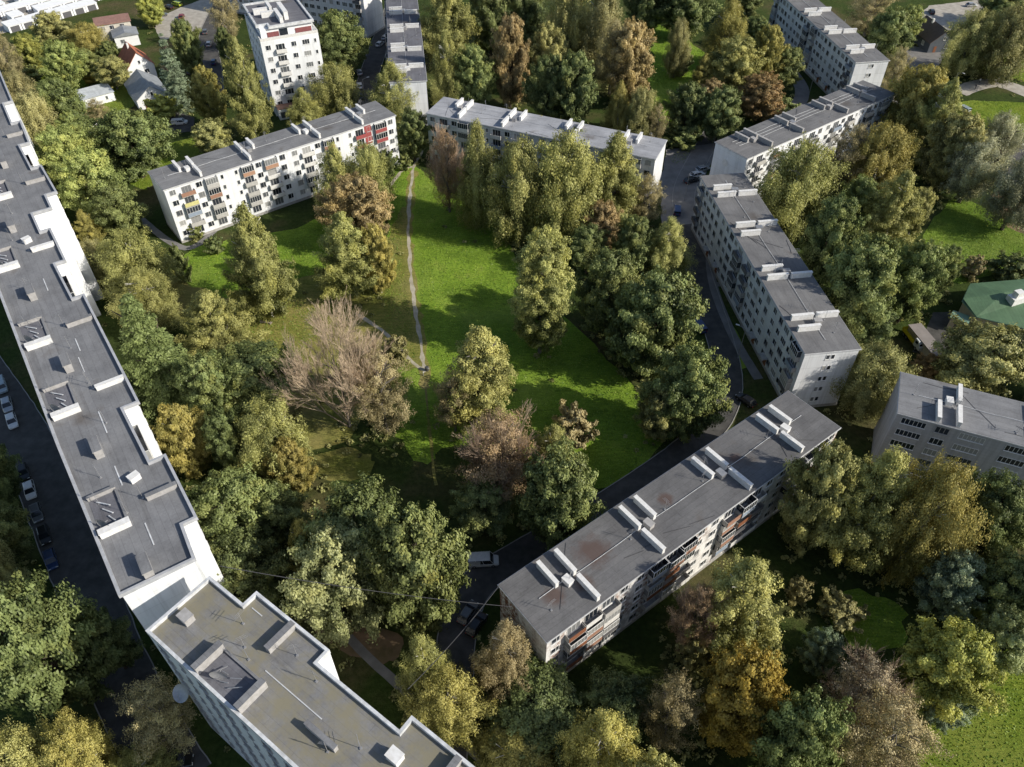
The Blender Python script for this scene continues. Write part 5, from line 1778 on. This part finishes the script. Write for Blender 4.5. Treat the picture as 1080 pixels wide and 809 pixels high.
def car_parts(L, Wd, Hh, van=False):
    h = L / 2
    w = Wd / 2
    bel = .88 if not van else 1.05
    body = loft([(-h, sect(w * .86, .35, bel - .18)), (-h + .12, sect(w * .96, .25, bel - .02)), (-h + .9, sect(w, .22, bel + .03)), (h * .25, sect(w, .22, bel)), (h * .55, sect(w, .22, bel - .04)), (h - .25, sect(w * .95, .24, bel - .16)), (h, sect(w * .82, .35, bel - .3))], 'white', 'body')
    rr, rf = (-h + .1, h * .42) if van else (-h + .75, h * .18)
    rb, fb = (-h + .03, h * .66) if van else (-h + .18, h * .52)
    cab = MB()
    z0, z1 = bel - .06, Hh
    wt = w * (.9 if van else .78)
    vs = [(rb, -w * .95, z0), (fb, -w * .95, z0), (fb, w * .95, z0), (rb, w * .95, z0), (rr, -wt, z1 - .06), (rf, -wt, z1 - .06), (rf, wt, z1 - .06), (rr, wt, z1 - .06)]
    cab.add(vs, [(0, 1, 5, 4), (1, 2, 6, 5), (2, 3, 7, 6), (3, 0, 4, 7)])
    glass = cab.mesh('windows', M['car_glass'])
    roof = MB()
    e = .05
    roof.add([(rr - e, -wt - e * .6, z1 - .09), (rf + e, -wt - e * .6, z1 - .09), (rf + e, wt + e * .6, z1 - .09), (rr - e, wt + e * .6, z1 - .09), (rr + .12, -wt + .12, z1), (rf - .12, -wt + .12, z1), (rf - .12, wt - .12, z1), (rr + .12, wt - .12, z1)],
             [(0, 1, 5, 4), (1, 2, 6, 5), (2, 3, 7, 6), (3, 0, 4, 7), (4, 5, 6, 7), (3, 2, 1, 0)])
    for s in (-1, 1):                 # pillars
        for t in ((0.02, .0), (.5, .5), (1, 1)) if not van else ((0.02, 0), (.33, .33), (.62, .62), (1, 1)):
            p = (rb + (fb - rb) * t[0], s * w * .955, z0)
            q = (rr + (rf - rr) * t[1], s * (wt + .01), z1 - .05)
            roof.tube(p, q, .045, n=5)
    if van:
        for s in (-1, 1):
            roof.box(rb + .1, (rb + fb) / 2 - .1, s * w * .955 - .015, s * w * .955 + .015, z0 + .05, z1 - .25)
    roofm = roof.mesh('roof', PAINT['white'])
    wh = MB().tube((0, -.11, 0), (0, .11, 0), .32, n=16).mesh('wheel', M['tyre'])
    rim = MB().tube((0, -.118, 0), (0, .118, 0), .19, n=12).mesh('rim', M['rim'])
    hl = MB().box(-.05, .05, -.17, .17, -.08, .08).mesh('headlight', M['lamp'])
    tl = MB().box(-.04, .04, -.13, .13, -.11, .11).mesh('tail_light', M['tail'])
    return dict(L=L, W=Wd, body=body, glass=glass, roof=roofm, wheel=wh, rim=rim, hl=hl, tl=tl, bel=bel)


CAR = car_parts(4.35, 1.76, 1.45)
WAG = car_parts(4.6, 1.8, 1.62, True)
VAN = car_parts(5.0, 1.95, 2.1, True)


def car(kind, col, loc, rz, label, cat='car', name='parked_car', group='cars parked around the blocks'):
    t = thing(name, label, cat, (loc[0], loc[1], loc[2] if len(loc) > 2 else .06), rz, group)
    put('body', kind['body'], t, mat=PAINT[col])
    put('windows', kind['glass'], t)
    put('roof', kind['roof'], t, mat=PAINT[col])
    h, w = kind['L'] / 2, kind['W'] / 2
    for x in (-h * .62, h * .62):
        for s in (-1, 1):
            o = put('wheel', kind['wheel'], t, (x, s * (w - .09), .32))
            put('rim', kind['rim'], o)
    for s in (-1, 1):
        put('headlight', kind['hl'], t, (h - .08, s * w * .62, kind['bel'] - .3))
        put('tail_light', kind['tl'], t, (-h + .03, s * w * .7, kind['bel'] - .26))
    return t


for u, v, rz, kd, col, lab in [
    (510, 594, 4, VAN, 'white', 'white van parked left of the front corner of the block with cluttered balconies'),
    (3, 409, -56, WAG, 'pale', 'pale blue-grey car at the left edge, topmost of the row beside the long slab'),
    (9, 429, -58, CAR, 'silver', 'silver car in the row beside the long slab, second from the top'),
    (14, 446, -56, CAR, 'white', 'white car in the row beside the long slab, third from the top'),
    (26, 500, -56, CAR, 'black', 'black car in the shade beside the long slab just above the lone white one'),
    (33, 519, -58, CAR, 'white', 'lone white car in the deep shade beside the long slab'),
    (40, 543, -56, CAR, 'grey', 'dark grey car in the deep shade beside the long slab, below the lone white one'),
    (48, 566, -56, CAR, 'black', 'black car in the deep shade beside the long slab, lowest but one'),
    (55, 592, -56, CAR, 'blue', 'dark blue car in the deep shade beside the long slab, lowest of the row'),
    (188, 806, 10, CAR, 'black', 'dark car at the bottom edge left of the lower slab'),
    (503, 660, 60, CAR, 'black', 'black car in the shade left of the straw-brown birch'),
    (494, 648, 60, CAR, 'grey', 'dark grey car beside the black one left of the straw-brown birch'),
    (786, 424, 128, CAR, 'black', 'black car at the foot of the long blue-shaded block'),
    (737, 346, 105, WAG, 'blue', 'dark blue car on the courtyard road beside the chestnut'),
    (741, 180, 25, CAR, 'silver', 'silver car parked by the far corner of the long blue-shaded block'),
    (735, 186, 25, CAR, 'white', 'white car beside the silver one near the far corner of the long blue-shaded block'),
    (729, 192, 25, CAR, 'black', 'black car nearest to the road of three by the long blue-shaded block'),
    (714, 224, 80, WAG, 'blue', 'blue car in the parking bays beside the olive birch'),
    (190, 131, 8, WAG, 'white', 'white car on the dark driveway below the grey-roofed house'),
    (204, 78, 60, CAR, 'black', 'black car at the roadside right of the blue-grey spruce'),
    (226, 67, 100, CAR, 'blue', 'dark blue car on the street left of the tower'),
    (221, 48, 100, CAR, 'silver', 'silver car on the street above the dark blue one'),
    (217, 35, 100, CAR, 'grey', 'grey car at the upper end of the street by the light lot'),
    (187, 6, 150, WAG, 'lime', 'yellow-green estate car on the light lot at the top left'),
    (178, 9, 150, CAR, 'black', 'black car left of the yellow-green one on the light lot'),
    (192, 19, 100, CAR, 'red', 'dark red car on the light lot'),
    (171, 17, 20, CAR, 'grey', 'grey car at the left side of the light lot'),
    (379, 78, 108, CAR, 'silver', 'silver car on the tree-lined street, upper of the lower three'),
    (379.5, 92, 106, CAR, 'white', 'white car on the tree-lined street, in the middle of the lower three'),
    (380, 103, 104, CAR, 'blue', 'dark blue car on the tree-lined street, lowest of three'),
    (401, 48, 70, CAR, 'white', 'white car against the left side of the block seen end-on'),
    (407, 41, 70, CAR, 'silver', 'silver car against the left side of the block seen end-on, behind the white one'),
    (953, 92, 50, CAR, 'silver', 'silver car beside the bright end wall of the top right block'),
    (957, 99, 50, CAR, 'white', 'white car in front of the silver one beside the top right block'),
    (1074, 198, 115, WAG, 'white', 'white car by the silver willows at the right edge'),
    (1072, 154, 8, CAR, 'grey', 'dark car behind the silver willows at the right edge'),
    (1015, 117, 115, WAG, 'pale', 'pale blue car half hidden below the gravel path'),
    (1024, 7, 5, CAR, 'silver', 'silver car on the pale lot behind the dark timber house'),
    (982, 14, 80, CAR, 'black', 'black car on the pale lot near the top edge'),
]:
    p = gp(u, v)
    car(kd, col, (p.x, p.y, .062), R(rz), lab, 'van' if kd is VAN else 'car', 'parked_van' if kd is VAN else 'parked_car')

# yellow truck beside the long shed
p = gp(962.5, 361)
tk = thing('yellow_truck', 'yellow flatbed truck with white cab parked against the long low shed', 'truck', (p.x, p.y, .06), R(-80))
put('body', loft([(-3.2, sect(1.0, .75, 1.05)), (3.2, sect(1.0, .75, 1.05))], 'yellow', 'chassis'), tk)
MB().box(-3.2, 1.3, -1.1, 1.1, 1.06, 1.2).build('bed', PAINT['yellow'], tk)
b_ = MB()
b_.box(-3.2, 1.3, -1.1, -1.04, 1.203, 1.75).box(-3.2, 1.3, 1.04, 1.1, 1.203, 1.75).box(-3.2, -3.14, -1.037, 1.037, 1.203, 1.75)
b_.build('side_boards', PAINT['yellow'], tk)
put('cab', loft([(1.4, sect(1.05, .6, 2.5)), (2.6, sect(1.05, .6, 2.5)), (3.2, sect(1.0, .6, 1.6)), (3.4, sect(.95, .65, 1.4))], 'white', 'cab'), tk)
b_ = MB()
b_.box(1.7, 2.5, -1.07, 1.07, 1.6, 2.2)
b_.add([(2.66, -.9, 2.36), (3.2, -.9, 1.65), (3.2, .9, 1.65), (2.66, .9, 2.36)], [(0, 1, 2, 3)])
b_.build('windows', M['car_glass'], tk)
for x in (-2.2, -1.2, 2.4):
    for s in (-1, 1):
        o_ = put('wheel', VAN['wheel'], tk, (x, s * .95, .45))
        o_.scale = (1.35, 1.2, 1.35)
        put('rim', VAN['rim'], o_)

# ------------------------------------------------------------------ small things
def lamp_post(u, v, label, h=8.0, rz=0.0):
    p = gp(u, v)
    t = thing('street_lamp', label, 'street lamp', (p.x, p.y, 0), rz, 'street lamps')
    MB().tube((0, 0, 0), (0, 0, 1), .11, n=8).tube((0, 0, 1), (0, 0, h), .075, .05, 8).build('pole', M['steel'], t)
    MB().tube((0, 0, h - .02), (1.5, 0, h + .45), .04, n=6).build('arm', M['steel'], t)
    a = MB().box(1.35, 2.15, -.15, .15, h + .40, h + .52)
    o = a.build('lamp_head', M['trim'], t)
    MB().box(1.45, 2.05, -.11, .11, h + .36, h + .397).build('lamp_lens', M['lamp'], o)


lamp_post(778, 378, 'grey street lamp with one arm in the shade of the long blue-shaded block', rz=R(150))
lamp_post(853, 100, 'street lamp standing before the shaded front of the top right block', rz=R(160))
lamp_post(722, 212, 'street lamp at the parking bays by the far end of the long blue-shaded block', rz=R(0))
lamp_post(386, 110, 'street lamp on the tree-lined street behind the white block', rz=R(20))
lamp_post(1003, 96, 'street lamp beside the gravel path at the top right', 6, rz=R(-60))

p = gp(450.5, 391)
t = thing('litter_bin', 'dark litter bin beside the junction of the dirt paths on the meadow', 'litter bin', (p.x, p.y, 0))
MB().tube((0, 0, .08), (0, 0, .95), .36, .42, 14).build('bin_body', M['dark_steel'], t)
MB().tube((0, 0, .953), (0, 0, 1.06), .45, .36, 14).build('lid', M['dark_steel'], t)
MB().box(-.2, .2, -.2, .2, 0, .075).build('foot', M['concrete'], t)
b_ = MB().box(.425, .44, -.18, .18, .35, .75)  # white plate standing in for the sunlit side of the dark bin
b_.build('lit_side_plate', M['frame_white'], t)
p = gp(280.5, 341)
t = thing('bench', 'low pale wooden bench without back on the grass clearing', 'bench', (p.x, p.y, 0), R(-12))
MB().box(-1.5, 1.5, -.28, -.1, .40, .47).box(-1.5, 1.5, -.08, .1, .40, .47).box(-1.5, 1.5, .12, .3, .40, .47).build('seat', M['soilwood'], t)
for x in (-1.1, 1.1):
    MB().box(x - .1, x + .1, -.25, .27, 0, .397).build('leg', M['concrete'], t)
p = gp(451, 394)
t = thing('bollard', 'short pale post at the end of the dirt path by the litter bin', 'post', (p.x - .8, p.y - .6, 0))
MB().tube((0, 0, 0), (0, 0, .9), .09, .08, 10).build('post', M['concrete'], t)
MB().tube((0, 0, .903), (0, 0, .97), .1, .05, 10).build('cap', M['trim_white'], t)
p = gp(984, 77)
t = thing('sign', 'white notice board on two posts on the grass by the gravel path', 'sign', (p.x, p.y, 0), R(10))
MB().box(-.6, .6, -.03, .03, .9, 2.2).build('board', M['frame_white'], t)
for x in (-.5, .5):
    MB().tube((x, .07, 0), (x, .07, 2.2), .04, n=8).build('post', M['steel'], t)
# overhead cables
def cable(u0, v0, z0, u1, v1, z1, label):
    a, b2 = gp(u0, v0, z0), gp(u1, v1, z1)
    m = MB()
    pr = a
    for k in range(1, 25):
        t = k / 24
        q = a.lerp(b2, t) - Vector((0, 0, 4 * .9 * t * (1 - t)))
        m.tube(pr, q, .045, n=4, cap=False)
        pr = q
    o = m.build('cable', M['dark_steel'])
    o['label'], o['category'], o['group'] = label, 'cable', 'overhead cables'


cable(232, 597, 26, 540, 640, 14.9, 'thin dark cable from the long slab to the corner of the block with cluttered balconies')
cable(430, 727, 22, 527, 617, 15.1, 'thin dark cable from the zigzag parapet to the shaded end wall')
# hoarding fence of the garden
def fence(pts, h, mat, label):
    t = thing('fence', label, 'fence', (pts[0][0], pts[0][1], 0))
    o = Vector((pts[0][0], pts[0][1], 0))
    m, q = MB(), MB()
    for i in range(len(pts) - 1):
        a, b2 = Vector((*pts[i], 0)) - o, Vector((*pts[i + 1], 0)) - o
        d = (b2 - a)
        n = Vector((-d.y, d.x, 0)).normalized() * .04
        v_ = [a - n, b2 - n, b2 + n, a + n]
        m.add([(p.x, p.y, .1) for p in v_] + [(p.x, p.y, h) for p in v_], [(0, 1, 5, 4), (1, 2, 6, 5), (2, 3, 7, 6), (3, 0, 4, 7), (4, 5, 6, 7)])
        k = max(1, int(d.length / 2.5))
        for j in range(k + 1):
            c = a.lerp(b2, j / k)
            MB().box(c.x - .07, c.x + .07, c.y - .07, c.y + .07, 0, h + .12).build('post', M['steel'], t)
    m.build('panel', M[mat], t)


fence(px((83, 114), (90, 126), (94, 143)), 1.8, 'green_pale', 'light green garden fence running down from the white shed')
fence(px((90, 143), (104, 135)), 1.6, 'frame_white', 'short white gate fence below the white shed')

# ------------------------------------------------------------------ people on the gravel path
def person(u, v, rz, label, shirt, trousers, stride=.22):
    p = gp(u, v)
    J = [(0, 0, .93), (0, 0, 1.15), (0, 0, 1.38), (0, 0, 1.50), (.02, 0, 1.60), (.02, 0, 1.70),
         (0, .19, 1.40), (-.10, .25, 1.14), (.06, .25, .92), (0, -.19, 1.40), (.10, -.25, 1.14), (.22, -.24, .95),
         (0, .09, .90), (stride * .7, .10, .50), (stride * .8, .10, .09), (stride * .8 + .16, .11, .05),
         (0, -.09, .90), (-stride * .2, -.10, .49), (-stride * 1.4, -.10, .13), (-stride * 1.4 + .14, -.11, .04)]
    E_ = [(0, 1), (1, 2), (2, 3), (3, 4), (4, 5), (2, 6), (6, 7), (7, 8), (2, 9), (9, 10), (10, 11), (0, 12), (12, 13), (13, 14), (14, 15), (0, 16), (16, 17), (17, 18), (18, 19)]
    rad = [.15, .14, .16, .06, .085, .09, .07, .05, .035, .07, .05, .035, .10, .065, .045, .04, .10, .065, .045, .04]
    me = bpy.data.meshes.new('person')
    me.from_pydata(J, E_, [])
    o = bpy.data.objects.new('person', me)
    link(o)
    o.location = (p.x, p.y, .06)
    o.rotation_euler = (0, 0, rz)
    o['label'], o['category'], o['group'] = label, 'person', 'people on the gravel path'
    m_, nt, b_ = new_mat('clothes_' + shirt)
    sep = node(nt, 'ShaderNodeSeparateXYZ')
    nt.links.new(objco(nt), sep.inputs[0])
    mr = node(nt, 'ShaderNodeMath', operation='DIVIDE')
    mr.inputs[1].default_value = 2.0
    nt.links.new(sep.outputs[2], mr.inputs[0])
    c = ramp(nt, mr.outputs[0], [(0, (.03, .03, .03)), (.05, trousers), (.47, (.6, .6, .58) if shirt == 'white' else (.05, .06, .09)), (.745, (.45, .3, .22)), (.835, (.07, .045, .03))])
    c.node.color_ramp.interpolation = 'CONSTANT'
    nt.links.new(c, b_.inputs['Base Color'])
    b_.inputs['Roughness'].default_value = .9
    me.materials.append(m_)
    sk = o.modifiers.new('skin', 'SKIN')
    for i, vt in enumerate(me.skin_vertices[0].data):
        vt.radius = (rad[i], rad[i])
        vt.use_root = (i == 0)
    o.modifiers.new('smooth', 'SUBSURF').levels = 1
    o.modifiers['smooth'].render_levels = 1


person(1032.5, 88, R(200), 'person in a white top and dark trousers walking on the gravel path', 'white', (.04, .045, .06))
person(1028, 94.5, R(20), 'person in dark clothes walking on the gravel path', 'dark', (.03, .03, .035))

# ------------------------------------------------------------------ light
SUN_AZ, SUN_EL = R(-18.5), R(31.0)
S = Vector((math.cos(SUN_AZ) * math.cos(SUN_EL), math.sin(SUN_AZ) * math.cos(SUN_EL), math.sin(SUN_EL)))
sd_ = bpy.data.lights.new('sun', 'SUN')
sd_.energy = 5.0
sd_.angle = R(0.53)
sd_.color = (1.0, 0.935, 0.81)
so = bpy.data.objects.new('sun', sd_)
link(so)
so.rotation_euler = (-S).to_track_quat('-Z', 'Y').to_euler()
so.location = (200, -60, 200)
w = bpy.data.worlds.new('World')
scene.world = w
w.use_nodes = True
nt = w.node_tree
bg = nt.nodes['Background']
sky = nt.nodes.new('ShaderNodeTexSky')
sky.sky_type = 'NISHITA'
sky.sun_disc = False
sky.sun_elevation = SUN_EL
sky.sun_rotation = math.pi / 2 - SUN_AZ
sky.air_density = 1.0
sky.dust_density = 1.2
nt.links.new(sky.outputs[0], bg.inputs[0])
bg.inputs[1].default_value = 0.12
scene.view_settings.view_transform = 'Standard'
scene.view_settings.look = 'None'
scene.view_settings.exposure = 0
scene.view_settings.gamma = 1
scene.render.engine = 'CYCLES'
scene.cycles.max_bounces = 6
scene.cycles.transparent_max_bounces = 4
